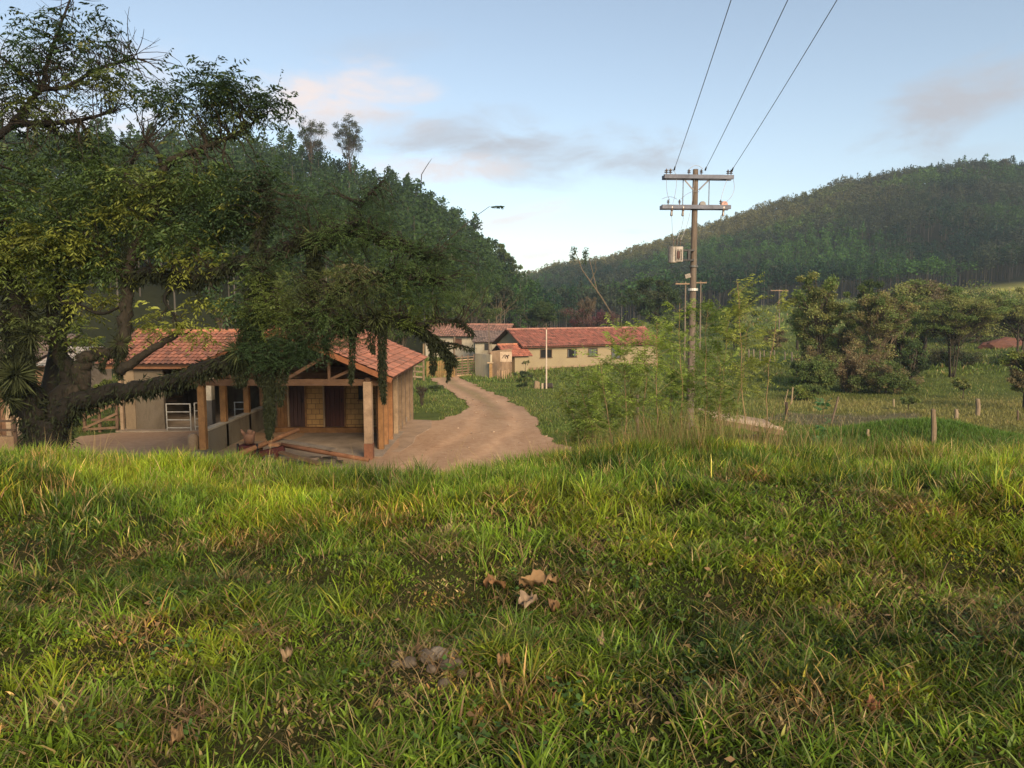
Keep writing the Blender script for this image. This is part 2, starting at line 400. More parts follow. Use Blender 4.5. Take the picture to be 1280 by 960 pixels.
# the dirt sheet carries a soft mask (R), wheel ruts (G) and a grassy middle (B) as vertex data
CTR = [hit(x, y)[0][:2] for x, y in [(556, 470), (566, 480), (590, 492), (612, 506), (622, 520), (612, 540), (590, 556)]]+[np.array((-2.5, 21.5)), np.array((-4.5, 19)), np.array((-8, 17))]
def dist_line(X, Y, P):
    d = np.full(X.shape, 1e9)
    for a_, b_ in zip(P[:-1], P[1:]):
        v = b_-a_; t = np.clip(((X-a_[0])*v[0]+(Y-a_[1])*v[1])/(v@v), 0, 1); d = np.minimum(d, np.hypot(X-a_[0]-v[0]*t, Y-a_[1]-v[1]*t))
    return d
def make_road():
    st = .16; xs = np.arange(-21.5, 8.5, st); ys = np.arange(16, 71, st); X, Y = np.meshgrid(xs, ys); mk = dirtmask(X.ravel(), Y.ravel()).reshape(X.shape).astype(float)
    for _ in range(4):
        p = np.pad(mk, 1, mode='edge'); mk = (p[1:-1, 1:-1]*2+p[:-2, 1:-1]+p[2:, 1:-1]+p[1:-1, :-2]+p[1:-1, 2:])/6
    ny, nx = X.shape; I, J = np.meshgrid(np.arange(nx-1), np.arange(ny-1)); keep = (np.maximum(np.maximum(mk[:-1, :-1], mk[1:, 1:]), np.maximum(mk[1:, :-1], mk[:-1, 1:])) > .12).ravel()
    a = (J*nx+I).ravel()[keep]; q = np.stack([a, a+1, a+nx+1, a+nx], 1); used, inv = np.unique(q, return_inverse=True); q = inv.reshape(q.shape)
    x = X.ravel()[used]; y = Y.ravel()[used]; d = dist_line(x, y, CTR)+(fbm(x/2, y/2, 55)-.5)*.5
    rut = np.exp(-((d-.8)/.28)**2); mid = np.exp(-(d/.35)**2)*sstep(26, 44, y)*.55
    c = np.stack([mk.ravel()[used], rut, mid], 1); v = np.stack([x, y, hgt(x, y)+.045-.02*rut], 1)
    me = npmesh('dirt_road', v, q, mats=[M['dirt']], col=c, smooth=True); tag(link('dirt_road', me), 'reddish dirt yard and track running back to the gate', 'dirt road', kind='structure')
make_road()
# ------------------------------------------------------------------ tiles
def tile_plane(mb, p0, along, down, width, length, pitch=.21, row=.30, base=(.36, .15, .095), var=.32, seg=6, thick=.03):
    """barrel-tile slope: p0 ridge corner, along = unit vector on the ridge, down = unit vector down the slope"""
    p0 = np.array(p0, float); al = np.array(along, float); dn = np.array(down, float); nm = np.cross(al, dn)
    if nm[2] < 0: nm = -nm
    nc = max(2, int(round(width/pitch))); nr = max(2, int(round(length/row))); pit = width/nc; rw = length/nr
    us = np.linspace(0, nc, nc*seg+1); prof = .055*(np.abs(np.cos(us*math.pi))**.8)*pitch/.24
    V = []; C = []
    for r in range(nr):
        for e in (0, 1):
            l = r*rw+(rw+.03 if e else -.01 if r else 0); hh = (.035 if e else 0.0)
            tint = 1
            V.append(p0+np.outer(us*pit, al)+np.outer(np.full(len(us), l), dn)+np.outer(prof+hh, nm))
            ci = np.clip(us.astype(int), 0, nc-1); h = _hash(ci, np.full(len(ci), r), int(width*37)+5); h2 = _hash(ci, np.full(len(ci), r), 99)
            k = (1-var+2*var*h)[:, None]; c = np.array(base)*k
            c = np.where((h2 > .86)[:, None], c*np.array((.55, .6, .62)), c); C.append(c)
    n = len(us); V2 = np.concatenate(V); f = []
    for r in range(nr):
        a = 2*r*n
        f += [(a+j, a+j+1, a+n+j+1, a+n+j) for j in range(n-1)]
        if r < nr-1: f += [(a+n+j, a+n+j+1, a+2*n+j+1, a+2*n+j) for j in range(n-1)]
    mb.add(V2, f, np.concatenate(C))
    # underside board
    q = [p0-nm*thick, p0+al*width-nm*thick, p0+al*width+dn*length-nm*thick, p0+dn*length-nm*thick]
    mb.add(q, [(3, 2, 1, 0)], (.16, .10, .07))
def ridge_caps(mb, p, q, base=(.5, .21, .12), r=.11):
    p = np.array(p, float); q = np.array(q, float); L = np.linalg.norm(q-p); n = max(2, int(L/.4)); d = (q-p)/n
    for i in range(n):
        k = rng.uniform(.8, 1.15); mb.tube([p+d*i, p+d*(i+1.06)], [r*1.05, r*.9], 8, np.array(base)*k)

def gable_roof(parent, x0, x1, y0, y1, ze, zr, axis, mt='tile', **kw):
    """two slopes over the rectangle; axis 'y' -> ridge runs along y"""
    for side in (-1, 1):
        mb = MB()
        if axis == 'y':
            xm = (x0+x1)/2; hw = (x1-x0)/2; L = math.hypot(hw, zr-ze)
            tile_plane(mb, (xm, y0, zr), (0, 1, 0), (side*hw/L, 0, (ze-zr)/L), y1-y0, L, **kw)
        else:
            ym = (y0+y1)/2; hw = (y1-y0)/2; L = math.hypot(hw, zr-ze)
            tile_plane(mb, (x0, ym, zr), (1, 0, 0), (0, side*hw/L, (ze-zr)/L), x1-x0, L, **kw)
        mb.build('roof_slope', M[mt], parent)
    mb = MB()
    if axis == 'y': ridge_caps(mb, ((x0+x1)/2, y0, zr+.04), ((x0+x1)/2, y1, zr+.04))
    else: ridge_caps(mb, (x0, (y0+y1)/2, zr+.04), (x1, (y0+y1)/2, zr+.04))
    mb.build('ridge_cap', M[mt], parent)

# ================================================================== near barn
ZG = -4.85; XS = -4.5; XW = -9.83; XA = -7.2; ZE = -2.18; ZR = -.68
OR = (1.2, .80, .44); WH = (1.8, 1.7, 1.5); BR = (.42, .31, .25)
barn = empty('timber_barn', (XA, 27, ZG), 'timber and block barn with red tiled gable roof facing the dirt yard', 'barn')
gable_roof(barn, XA-3.47, XA+3.47, 22.7, 32.2, ZE, ZR, 'y')
# wing roof
for side in (-1,):
    mb = MB(); L = math.hypot(3.2, 1.14)
    tile_plane(mb, (-16.0, 31.5, -1.04), (1, 0, 0), (0, -3.2/L, -1.14/L), 8.2, L); mb.build('roof_slope', M['tile'], barn)
    mb = MB(); tile_plane(mb, (-16.0, 31.5, -1.04), (1, 0, 0), (0, 3.2/L, -1.14/L), 8.2, L); mb.build('roof_slope', M['tile'], barn)
mb = MB(); ridge_caps(mb, (-16.0, 31.5, -1.0), (-8.1, 31.5, -1.0)); mb.build('ridge_cap', M['tile'], barn)
# floor
mb = MB(); mb.box((-9.9, 23.25, ZG-.5), (XS+.35, 28.1, ZG+.12)); mb.box((-15.3, 28.2, ZG-.5), (-8.6, 34.4, ZG+.12)); mb.box((-8.8, 28.1, ZG-.5), (XS+.1, 32, ZG+.3))
mb.build('floor_slab', M['concrete'], barn)
mb = MB(); mb.box((-9.0, 27.75, ZG+.12), (XS-.1, 27.98, ZG+.31), OR); mb.build('door_step', M['woodx'], barn)
# front wall with two door openings and a slit window
Y0, Y1 = 27.98, 28.14; zt = -2.25; zb = ZG+.3
def blk(x0, x1, z0, z1):
    m_ = MB(); m_.box((x0, Y0, z0), (x1, Y1, z1)); return m_.build('front_wall', M['block'], barn)
mb = MB()
for a in ((-8.95, -8.56, zb, zt), (-7.84, -7.2, zb, zt), (-6.34, -5.86, zb, zt), (-5.86, -5.62, zb, -3.5), (-5.62, XS-.1, zb, zt), (-8.56, -7.84, -2.6, zt), (-7.2, -6.34, -2.6, zt), (-5.86, -5.62, -2.6, zt)):
    mb.box((a[0], Y0, a[2]), (a[1], Y1, a[3]))
mb.build('front_wall', M['block'], barn)
M['door'] = surf('stained_door', (.115, .06, .045), (.06, .035, .03), 2, (8, 1, .5), fine=12)
for x0, x1, cc in ((-8.5, -7.9, (.8, .8, .9)), (-7.14, -6.4, (1.1, .8, .75))):
    mb = MB(); n = 4
    for i in range(n):
        w = (x1-x0)/n; mb.box((x0+i*w+.006, Y0+.03, zb+.02), (x0+(i+1)*w-.006, Y0+.075, -2.6), np.array(cc)*rng.uniform(.8, 1.15))
    mb.box((x0+.02, Y0+.076, zb+.4), (x1-.02, Y0+.1, zb+.5), cc)
    d = mb.build('door', M['door'], barn)
    h = MB(); h.box((x1-.12, Y0-.0, -3.6), (x1-.08, Y0+.028, -3.45), (.4, .4, .4)); h.build('handle', M['darkmetal'], d)
    h = MB()
    for xx in (x0-.06, x1): h.box((xx, Y0-.06, zb), (xx+.06, Y0+.06, -2.54), WH if xx < x0 else OR)
    h.box((x0-.06, Y0-.05, -2.6), (x1+.06, Y0+.05, -2.5), BR); h.build('door_frame', M['woodx'], barn)
mb = MB(); mb.box((-5.86, Y0+.05, -3.5), (-5.62, Y0+.07, -2.6)); w_ = mb.build('window', M['black'], barn)
for z_ in (-3.55, -2.6):
    mb = MB(); mb.box((-5.9, Y0-.03, z_), (-5.58, Y0+.02, z_+.045), OR); mb.build('lintel' if z_ > -3 else 'sill', M['woodx'], w_)
# boards left of the first door
mb = MB()
for i in range(3): mb.box((-8.95+i*.13, Y0-.05, zb), (-8.95+i*.13+.12, Y0-.02, zt), np.array(OR)*rng.uniform(.8, 1.1))
mb.build('boarding', M['woodx'], barn)
# right side wall
mb = MB(); y = 24.55
while y < 27.6:
    w = rng.uniform(.13, .2); k = rng.uniform(.45, 1.1)
    mb.box((XS-.04, y, ZG+.05), (XS+rng.uniform(.0, .03), min(y+w-.01, 27.7), -2.2), np.array((.7, .46, .3))*k); y += w
mb.build('side_boarding', M['woodx'], barn)
mb = MB()
for y0, y1, z0, z1 in ((27.7, 28.6, ZG, -2.2), (28.6, 29.3, ZG, -3.6), (28.6, 29.3, -2.6, -2.2), (29.3, 32, ZG, -2.2)): mb.box((XS-.12, y0, z0), (XS+.03, y1, z1), (.42, .38, .34))
mb.build('side_wall', M['plaster'], barn)
mb = MB(); mb.box((XS-.05, 28.6, -3.6), (XS-.03, 29.3, -2.6)); mb.build('side_window', M['black'], barn)
for y, w, c in ((24.5, .16, OR), (25.4, .16, (1.5, 1, .6)), (26.4, .16, (1.5, .95, .55)), (27.7, .2, (1.5, 1.4, 1.2)), (28.6, .14, (.95, .87, .76)), (29.6, .16, (.95, .87, .76)), (30.8, .16, (.95, .87, .76)), (31.9, .2, (.95, .87, .76))):
    mb = MB(); mb.box((XS+.032, y-w/2, ZG-.3), (XS+.2, y+w/2, -2.22), c); mb.build('pilaster', M['woodx'], barn)
mb = MB(); mb.box((XA-1.75, 32.0, ZG), (XS, 32.12, -2.2)); mb.box((-15.3, 34.3, ZG), (-8.9, 34.45, -2.25), (.4, .36, .3)); mb.box((-9.1, 28.14, ZG), (-8.95, 34.3, -1.9), (.4, .36, .3))
mb.build('rear_wall', M['plaster'], barn)
# gable infill over the front wall + trusses
mb = MB(); mb.prism([(XA-1.9, 28.02, -2.25), (XS-.1, 28.02, -2.25), (XS-.1, 28.02, -2.0), (XA, 28.02, -.8), (XA-1.9, 28.02, -1.55)], (0, .1, 0), (.42, .22, .15)); mb.build('gable_wall', M['woodx'], barn)
def truss(y, c):
    mb = MB(); zc = -2.34
    mb.bar((XW-.3, y, zc), (XS+.35, y, zc), .12, .2, c)
    sl = (ZR-ZE)/3.47
    for s in (-1, 1):
        mb.bar((XA, y+.003, ZR-.12), (XA+s*3.3, y+.003, ZR-.12-3.3*sl), .1, .16, c)
        mb.bar((XA+s*.1, y+.006, zc+.1), (XA+s*1.4, y+.006, ZR-.2-1.4*sl), .07, .1, c)
        mb.bar((XA+s*1.45, y+.009, zc+.1), (XA+s*1.45, y+.009, ZR-.2-1.45*sl), .07, .08, c)
        mb.bar((XA+s*1.5, y+.012, zc+.1), (XA+s*2.3, y+.012, ZR-.2-2.3*sl), .06, .09, c)
    mb.bar((XA, y-.004, zc+.1), (XA, y-.004, ZR-.15), .1, .1, c)
    mb.build('roof_truss', M['woodx'], barn)
for y in (23.15, 25.6, 27.9): truss(y, (.5, .36, .27))
mb = MB()
for s in (-1, 1):
    sl = (ZR-ZE)/3.47; mb.bar((XA, 22.66, ZR-.05), (XA+s*3.5, 22.66, ZR-.05-3.5*sl), .035, .16, (1.1, .55, .33))
for s in (-1, 1): mb.bar((XA+s*3.3, 22.8, ZE-.08), (XA+s*3.3, 32.1, ZE-.08), .08, .1, (1.0, .6, .4))
mb.bar((-15.9, 28.42, -2.26), (-10.6, 28.42, -2.26), .05, .18, (1.0, .62, .42))
mb.build('verge_board', M['woodx'], barn)
# wall plates
for a_, b_ in (((XW, 23.1, -2.2), (XW, 28.9, -2.2)), ((XS, 22.95, -2.24), (XS, 32, -2.24)), ((-15.2, 28.75, -2.3), (XW, 28.75, -2.3))):
    mb = MB(); mb.bar(a_, b_, .14, .14, BR); mb.build('wall_plate', M['woodx'], barn)
# posts
for x, y, w, z0, cc in ((XW, 23.25, .21, ZG, (1.4, .95, .5)), (XW, 25.0, .2, ZG, (1.4, .95, .5)), (XW, 27.2, .2, ZG, (1.45, .98, .52)), (XW, 29.0, .22, ZG, (1.5, 1, .6))):
    mb = MB(); mb.box((x-w/2, y-w/2, z0), (x+w/2, y+w/2, -2.27), cc); mb.build('post', M['woodx'], barn, bevel=.012)
mb = MB(); mb.box((XS-.14, 22.86, ZG+.6), (XS+.12, 23.12, -2.3), (1.5, 1.36, 1.2)); mb.box((XS-.15, 22.85, ZG-.3), (XS+.13, 23.13, ZG+.6), (1.05, .6, .45)); mb.build('post', M['woodx'], barn, bevel=.015)
mb = MB(); mb.box((-12.1, 28.62, -3.6), (-11.72, 28.95, -2.35)); mb.box((-12.1, 28.62, ZG), (-11.72, 28.95, -3.6), (.25, .25, .27)); mb.build('pillar', M['plaster'], barn)
mb = MB(); mb.box((-15.1, 28.6, ZG), (-14.7, 28.9, -2.35), (.5, .42, .34)); mb.build('pillar', M['plaster'], barn)
mb = MB(); mb.box((-14.7, 28.64, ZG), (-13.6, 28.8, -2.35), (.3, .27, .24)); mb.box((-15.3, 28.9, ZG), (-15.15, 34.3, -2.3), (.5, .45, .4)); mb.build('wing_wall', M['plaster'], barn)
mb = MB(); mb.box((-15.24, 28.45, ZG), (-15.12, 28.57, -2.6), WH); mb.build('post', M['woodx'], barn)
# parapet
mb = MB(); mb.box((XW-.1, 23.4, ZG-.2), (XW+.1, 29.3, -3.93), (.42, .4, .36)); pw = mb.build('parapet_wall', M['plaster'], barn)
mb = MB(); mb.box((XW-.13, 23.36, -3.93), (XW+.13, 29.33, -3.87), (.85, .83, .8)); mb.build('coping', M['plaster'], pw)
mb = MB(); mb.tube([(XW-.35, 23.3, ZG-.2), (XW-.35, 23.3, ZG+.75), (XW-.35, 23.3, ZG+.85)], [.17, .17, .1], 10, (.9, .8, .65)); mb.build('stub_post', M['concrete'], barn, smooth=True)
mb = MB(); mb.box((XW-.28, 22.9, ZG-.3), (XW+.25, 23.4, ZG+.35), (.7, .68, .6)); mb.build('stone_footing', M['stone'], barn, bevel=.06)
# milking gates inside
def pipe_gate(x, y, w, h, ang, label, zb_):
    g = empty('pipe_gate', (x, y, zb_), label, 'gate', 'white pipe gates in the open barn')
    dx, dy = math.cos(ang)*w, math.sin(ang)*w
    for t in (0, 1): mb = MB(); mb.tube([(x+dx*t, y+dy*t, zb_), (x+dx*t, y+dy*t, zb_+h)], .025, 6, (1.1, 1.08, 1.0)); mb.build('upright', M['metal'], g)
    for i in range(4):
        z = zb_+.1+(h-.12)*i/3; mb = MB(); mb.tube([(x, y, z), (x+dx, y+dy, z)], .022, 6, (1.1, 1.08, 1.0)); mb.build('rail', M['metal'], g)
pipe_gate(-13.35, 28.3, .92, 1.05, 0, 'wide white pipe gate beside the grey barn wall', ZG+.12)
pipe_gate(-12.35, 28.5, .75, 1.05, R(55), 'narrow white pipe gate turned edge-on beside the wide one', ZG+.12)
pipe_gate(-11.2, 29.6, .42, .95, 0, 'small white pipe gate seen between the orange barn posts', ZG+.12)
mb = MB(); mb.prism([(-4.4, 24.2, hz(-3.6, 27)+.06), (-3.7, 24.0, hz(-3.6, 27)+.06), (-3.45, 25.6, hz(-3.6, 27)+.06), (-3.55, 27, hz(-3.6, 27)+.06), (-3.2, 29, hz(-3.6, 27)+.06), (-3.4, 31, hz(-3.6, 27)+.06), (-4.4, 31.2, hz(-3.6, 27)+.06)], (0, 0, -.4), (1.05, .92, .8)); o = mb.build('concrete_apron', M['concrete'], bevel=.03); tag(o, 'pale worn concrete apron along the right side of the barn', 'apron', kind='structure')

# ================================================================== clutter in front of the barn
def gz(x, y, e=0): return (x, y, hz(x, y)+e)
p = W(284, 574, 21.3); q = W(373, 537, 23.6)
mb = MB(); mb.tube([p, p*.66+q*.34, p*.33+q*.67, q], [.085, .08, .075, .065], 10, (1.35, .85, .52), rough=.06)
tag(mb.build('log', M['woodx'], smooth=True), 'long stripped orange log leaning up towards the barn doors', 'log')
p = W(352, 556, 22.8); q = W(461, 575, 21.9)
mb = MB(); mb.tube([p, p*.6+q*.4, q], [.07, .08, .06], 9, (1.2, .72, .5), rough=.08)
tag(mb.build('log', M['woodx'], smooth=True), 'thin brown log lying flat towards the front corner post', 'log')
p = W(345, 549, 23.2); q = W(418, 562, 22.3)
mb = MB(); mb.bar(p, q, .28, .035, (1.25, 1.3, 1.3)); tag(mb.build('plank', M['woodx']), 'wide grey-green plank lying on the rubble heap', 'plank')
p = W(350, 565, 22.2); q = W(400, 580, 21.6)
mb = MB(); mb.bar(p, q, .2, .05, (.9, .7, .5)); tag(mb.build('plank', M['woodx']), 'short brown plank half buried below the grey-green plank', 'plank')
mb = MB()
for i in range(60):
    c = W(rng.uniform(305, 430), rng.uniform(566, 582), rng.uniform(21.5, 23)); c[2] = hz(c[0], c[1])+rng.uniform(-.02, .2)
    s = rng.uniform(.05, .17); v = rng.normal(size=(8, 3))*.25; bx = np.array([(x, y, z) for x in (-1, 1) for y in (-1, 1) for z in (-1, 1)])+v
    mb.add(c+bx*s*np.array((1.3, .9, .6)), [(0, 1, 3, 2), (4, 6, 7, 5), (0, 4, 5, 1), (2, 3, 7, 6), (0, 2, 6, 4), (1, 5, 7, 3)], rng.choice([.4, .7, 1.0])*np.array((1.1, .9, .75)))
o = mb.build('rubble_heap', M['stone']); tag(o, 'low heap of broken stones and rubbish under the planks', 'rubble', kind='stuff')
c = W(313, 566, 22.4); c[2] = hz(c[0], c[1])
cr = empty('farm_machine', c, 'dark red slatted machine body standing among the rubble', 'farm machine')
RD = surf('dark_red_paint', (.13, .022, .02), (.05, .015, .012), 5, rough=.6)
mb = MB()
for i in range(5): mb.box(c+(-.3, -.25, .1+i*.13), c+(.3, .25, .1+i*.13+.1))
mb.build('slatted_body', RD, cr)
for sx_ in (-.31, .27): mb = MB(); mb.box(c+(sx_, -.27, -.1), c+(sx_+.05, -.2, .8)); mb.build('frame', M['darkmetal'], cr)
mb = MB(); mb.bar(c+(.3, 0, .45), c+(1.0, .1, .6), .2, .16); mb.bar(c+(.8, 0, .0), c+(.8, 0, .6), .1, .12); mb.build('side_arm', RD, cr)
c2 = c+(-.02, 0, .76)
mb = MB()
mb.tube([c2, c2+(0, 0, .2), c2+(.02, 0, .3)], [.14, .17, .15], 9, (1.15, .78, .62), rough=.1)
mb.tube([c2+(-.08, 0, .2), c2+(-.2, 0, .36), c2+(-.24, 0, .44)], [.08, .05, .02], 7, (1.15, .78, .62)); mb.tube([c2+(.08, 0, .2), c2+(.16, 0, .38)], [.08, .04], 7, (1.15, .78, .62)); mb.tube([c2+(.0, 0, .26), c2+(.03, 0, .42)], [.1, .07], 8, (1.2, .85, .68))
tag(mb.build('tree_stump', M['woodx'], smooth=True), 'pinkish pronged wood stump propped on top of the dark red machine', 'stump')
c3 = c+(.72, .05, .68); mb = MB(); mb.box(c3+(-.15, -.1, 0), c3+(.15, .1, .09), (1.8, 1.2, .8)); tag(mb.build('wood_block', M['woodx']), 'small pale wood block on the dark red machine arm', 'wood block')

# ================================================================== rotated frame for the far farmhouse
class Frame:
    def __init__(s, org, yaw): s.o = np.array(org, float); s.c, s.s = math.cos(yaw), math.sin(yaw)
    def __call__(s, x, y, z): return s.o+np.array((x*s.c-y*s.s, x*s.s+y*s.c, z))
    def vec(s, x, y, z): return np.array((x*s.c-y*s.s, x*s.s+y*s.c, z))
def fbox(mb, fr, a, b, c=(1, 1, 1)):
    v = [fr(x, y, z) for x in (a[0], b[0]) for y in (a[1], b[1]) for z in (a[2], b[2])]
    mb.add(v, [(0, 1, 3, 2), (4, 6, 7, 5), (0, 4, 5, 1), (2, 3, 7, 6), (0, 2, 6, 4), (1, 5, 7, 3)], c)
def wall_with_holes(mb, fr, x0, x1, y0, th, z0, z1, holes, c=(1, 1, 1)):
    xs = [x0]+[v for h in sorted(holes) for v in h[:2]]+[x1]
    for i in range(0, len(xs), 2): fbox(mb, fr, (xs[i], y0, z0), (xs[i+1], y0+th, z1), c)
    for h in holes: 
        fbox(mb, fr, (h[0], y0, z0), (h[1], y0+th, h[2]), c); fbox(mb, fr, (h[0], y0, h[3]), (h[1], y0+th, z1), c)
def froof(parent, fr, x0, x1, y0, y1, ze, zr, name='roof_slope', **kw):
    ym = (y0+y1)/2; hw = (y1-y0)/2; L = math.hypot(hw, zr-ze)
    for s in (-1, 1):
        mb = MB(); tile_plane(mb, fr(x0, ym, zr), fr.vec(1, 0, 0), fr.vec(0, s*hw/L, (ze-zr)/L), x1-x0, L, **kw); mb.build(name, M['tile'], parent)
    mb = MB(); ridge_caps(mb, fr(x0, ym, zr+.04), fr(x1, ym, zr+.04), base=(.38, .19, .14)); mb.build('ridge_cap', M['tile'], parent)
A = W(655, 464, 70); B = W(822, 455, 77.3)
yaw = math.atan2(B[1]-A[1], B[0]-A[0]); LH = math.hypot(B[1]-A[1], B[0]-A[0])
H = Frame(A, yaw); hz0 = 0
house = empty('farmhouse', A, 'long yellow plastered farmhouse with red tiled roof and row of small windows', 'farmhouse')
HW = 5.6; zt = 2.42; zr = 3.85
def along(px):  # distance along the front wall seen at pixel column px
    k = (px-640)/F
    # A + t*(c,s): x = k*y  (pitch ignored)
    return (k*A[1]-A[0])/(H.c-k*H.s)
wins = []
for px0, px1, z0, z1 in ((675, 690, 1.22, 2.02), (709, 721, 1.18, 2.02), (735, 747, 1.2, 2.02), (764, 776, .9, 2.1)): wins.append((along(px0), along(px1), z0, z1))
mb = MB(); wall_with_holes(mb, H, 0, LH, 0, .2, .35, zt, wins); 
fbox(mb, H, (0, .2, .35), (.2, HW, zt)); fbox(mb, H, (LH-.2, .2, .35), (LH, HW, zt)); fbox(mb, H, (.2, HW-.2, .35), (LH-.2, HW, zt))
v = [H(0, 0, zt), H(0, HW, zt), H(0, HW/2, zr-.08)]; mb.prism(v, H.vec(.2, 0, 0)); v = [H(LH-.2, 0, zt), H(LH-.2, HW, zt), H(LH-.2, HW/2, zr-.08)]; mb.prism(v, H.vec(.2, 0, 0))
mb.build('wall', M['yellow'], house)
mb = MB(); fbox(mb, H, (-.02, -.02, -.6), (LH+.02, .22, .35)); fbox(mb, H, (-.02, .22, -.6), (.2, HW+.02, .35)); fbox(mb, H, (LH-.2, .22, -.6), (LH+.02, HW+.02, .35)); mb.build('plinth', surf('damp_stained_plinth', (.36, .27, .17), (.22, .15, .10), 1.5), house)
froof(house, H, -.45, LH+.4, -.45, HW+.45, zt-.1, zr, base=(.32, .12, .085), pitch=.28, seg=4)
mb = MB(); fbox(mb, H, (-.4, -.4, zt-.22), (LH+.35, -.34, zt-.1), (.6, .3, .25)); mb.build('fascia', M['woodx'], house)
SH = surf('blue_grey_shutter', (.10, .115, .12), (.06, .065, .07), 5, rough=.6)
for i, (x0, x1, z0, z1) in enumerate(wins):
    mb = MB()
    for a in (((x0, -.03, z0), (x0+.07, .1, z1)), ((x1-.07, -.03, z0), (x1, .1, z1)), ((x0+.07, -.03, z1-.07), (x1-.07, .1, z1)), ((x0-.05, -.06, z0-.06), (x1+.05, .1, z0))): fbox(mb, H, a[0], a[1], (.5, .42, .36))
    w_ = mb.build('window', M['woodx'], house)
    mb = MB(); fbox(mb, H, (x0+.07, .12, z0), (x1-.07, .14, z1-.07)); mb.build('pane', M['black'], w_)
    if i in (1, 2, 3):
        mb = MB(); xm = (x0+x1)/2
        for q0, q1 in (((x1-.3, x1-.09), (x0+.08, x0+.2)) if i == 1 else ((x0+.08, xm-.03), (xm+.03, x1-.09))): mb = MB(); fbox(mb, H, (q0, .03, z0+.02), (q1, .06, z1-.1)); mb.build('shutter', SH, w_)
# annex with its own small gable
ax0 = -2.55; 
mb = MB(); fbox(mb, H, (ax0+1.1, -.9, -.5), (.0, -.72, 1.6)); fbox(mb, H, (ax0+1.1, -.72, -.5), (ax0+1.25, 2.2, 1.6)); mb.build('annex_wall', M['yellow'], house)
mb = MB(); ym = .6; hw = 1.75; L = math.hypot(hw, 1.0)
for s in (-1, 1): tile_plane(mb, H(ax0, ym, 2.5), H.vec(1, 0, 0), H.vec(0, s*hw/L, -1.0/L), -ax0+.3 if s < 0 else -ax0-.02, L, base=(.42, .15, .095), seg=4)
mb.build('annex_roof', M['tile'], house)
mb = MB(); ridge_caps(mb, H(ax0, ym, 2.54), H(-.02, ym, 2.54)); mb.build('annex_ridge', M['tile'], house)
mb = MB(); mb.prism([H(ax0+.3, ym-1.5, 1.6), H(ax0+.3, ym+1.5, 1.6), H(ax0+.3, ym, 2.42)], H.vec(.08, 0, 0), (.12, .1, .1)); fbox(mb, H, (ax0+.25, -1.0, 1.5), (ax0+.35, 2.1, 1.62), (1.0, .85, .7)); mb.build('annex_gable', M['woodx'], house)

# farm store behind on the left: pale long building
A2 = W(532, 452, 88); B2 = W(632, 452, 86); yaw2 = math.atan2(B2[1]-A2[1], B2[0]-A2[0]); L2 = math.hypot(*(B2-A2)[:2])
H2 = Frame((A2[0], A2[1], -6.2), yaw2)
fh = empty('farm_store', H2.o, 'cream walled farm store with faded tiled roof behind the gate', 'building')
M['cream'] = surf('cream_limewash', (.43, .39, .31), (.33, .29, .22), 1.0, fine=20, bmp=.2, stain=(.42, .36, .27))
k2 = L2/100.0
wl = [(35*k2, 46*k2, 1.5, 2.6), (70*k2, 77*k2, 1.5, 2.5)]
mb = MB(); wall_with_holes(mb, H2, 0, L2, 0, .2, -.6, 2.9, wl); fbox(mb, H2, (0, .2, -.6), (.2, 6, 2.9)); fbox(mb, H2, (L2-.2, .2, -.6), (L2, 6, 2.9)); fbox(mb, H2, (.2, 5.8, -.6), (L2-.2, 6, 2.9)); mb.build('wall', M['cream'], fh)
for x0, x1, z0, z1 in wl:
    mb = MB(); fbox(mb, H2, (x0, .05, z0), (x1, .09, z1), (.6, .4, .35)); mb.build('window', M['woodx'], fh)
froof(fh, H2, -.4, L2+.3, -.5, 6.5, 2.85, 4.15, base=(.30, .165, .125), pitch=.3, seg=4, var=.3)
# grey lean-to in front of the store
A3 = W(594, 458, 80); H3 = Frame((A3[0], A3[1], -6.1), R(6))
lt = empty('lean_to', H3.o, 'grey plastered lean-to with weathered tile roof between the store and farmhouse', 'shed')
mb = MB(); wall_with_holes(mb, H3, 0, 3.3, 0, .15, -.4, 2.5, [(1.0, 1.5, 1.5, 2.2)], (.62, .62, .6)); fbox(mb, H3, (0, .15, -.4), (.15, 3, 2.5), (.6, .6, .6)); fbox(mb, H3, (3.15, .15, -.4), (3.3, 3, 2.5), (.6, .6, .6)); mb.build('wall', M['plaster'], lt)
mb = MB(); fbox(mb, H3, (1.0, .08, 1.5), (1.5, .1, 2.2)); mb.build('window', M['black'], lt)
mb = MB(); L = math.hypot(3.6, 1.1); tile_plane(mb, H3(-.3, 3.2, 3.5), H3.vec(1, 0, 0), H3.vec(0, -3.6/L, -1.1/L), 3.9, L, base=(.27, .2, .17), seg=4, pitch=.3); mb.build('roof_slope', M['tile'], lt)

# yard wall and corner post
def wallseg(name, pa, pb, h, th, mt, label, cat, c=(1, 1, 1), cap=None, topc=None):
    pa = np.array(pa); pb = np.array(pb); d = pb-pa; L = math.hypot(d[0], d[1]); yw = math.atan2(d[1], d[0]); fr = Frame(pa, yw)
    mb = MB(); fbox(mb, fr, (0, 0, -.5), (L, th, h), c); o = mb.build(name, mt)
    return tag(o, label, cat), fr, L
a = W(594, 466, 66.5); b_ = W(613, 468.5, 64.5)
M['ywall'] = surf('stained_yard_wall', (.5, .43, .3), (.42, .35, .23), 1.2, (3, 3, .5), stain=(.3, .27, .22))
o, fr, L = wallseg('yard_wall', a, b_, 1.75, .18, M['ywall'], 'low cream yard wall with grey stained top beside the gate', 'wall')
a = b_; b_ = W(640, 461, 69)
o, fr, L = wallseg('yard_wall', W(615, 467, 64.8), b_, 1.95, .15, M['concrete'], 'rough grey brown wall running from the cream wall to the farmhouse annex', 'wall', (1.0, .85, .72))
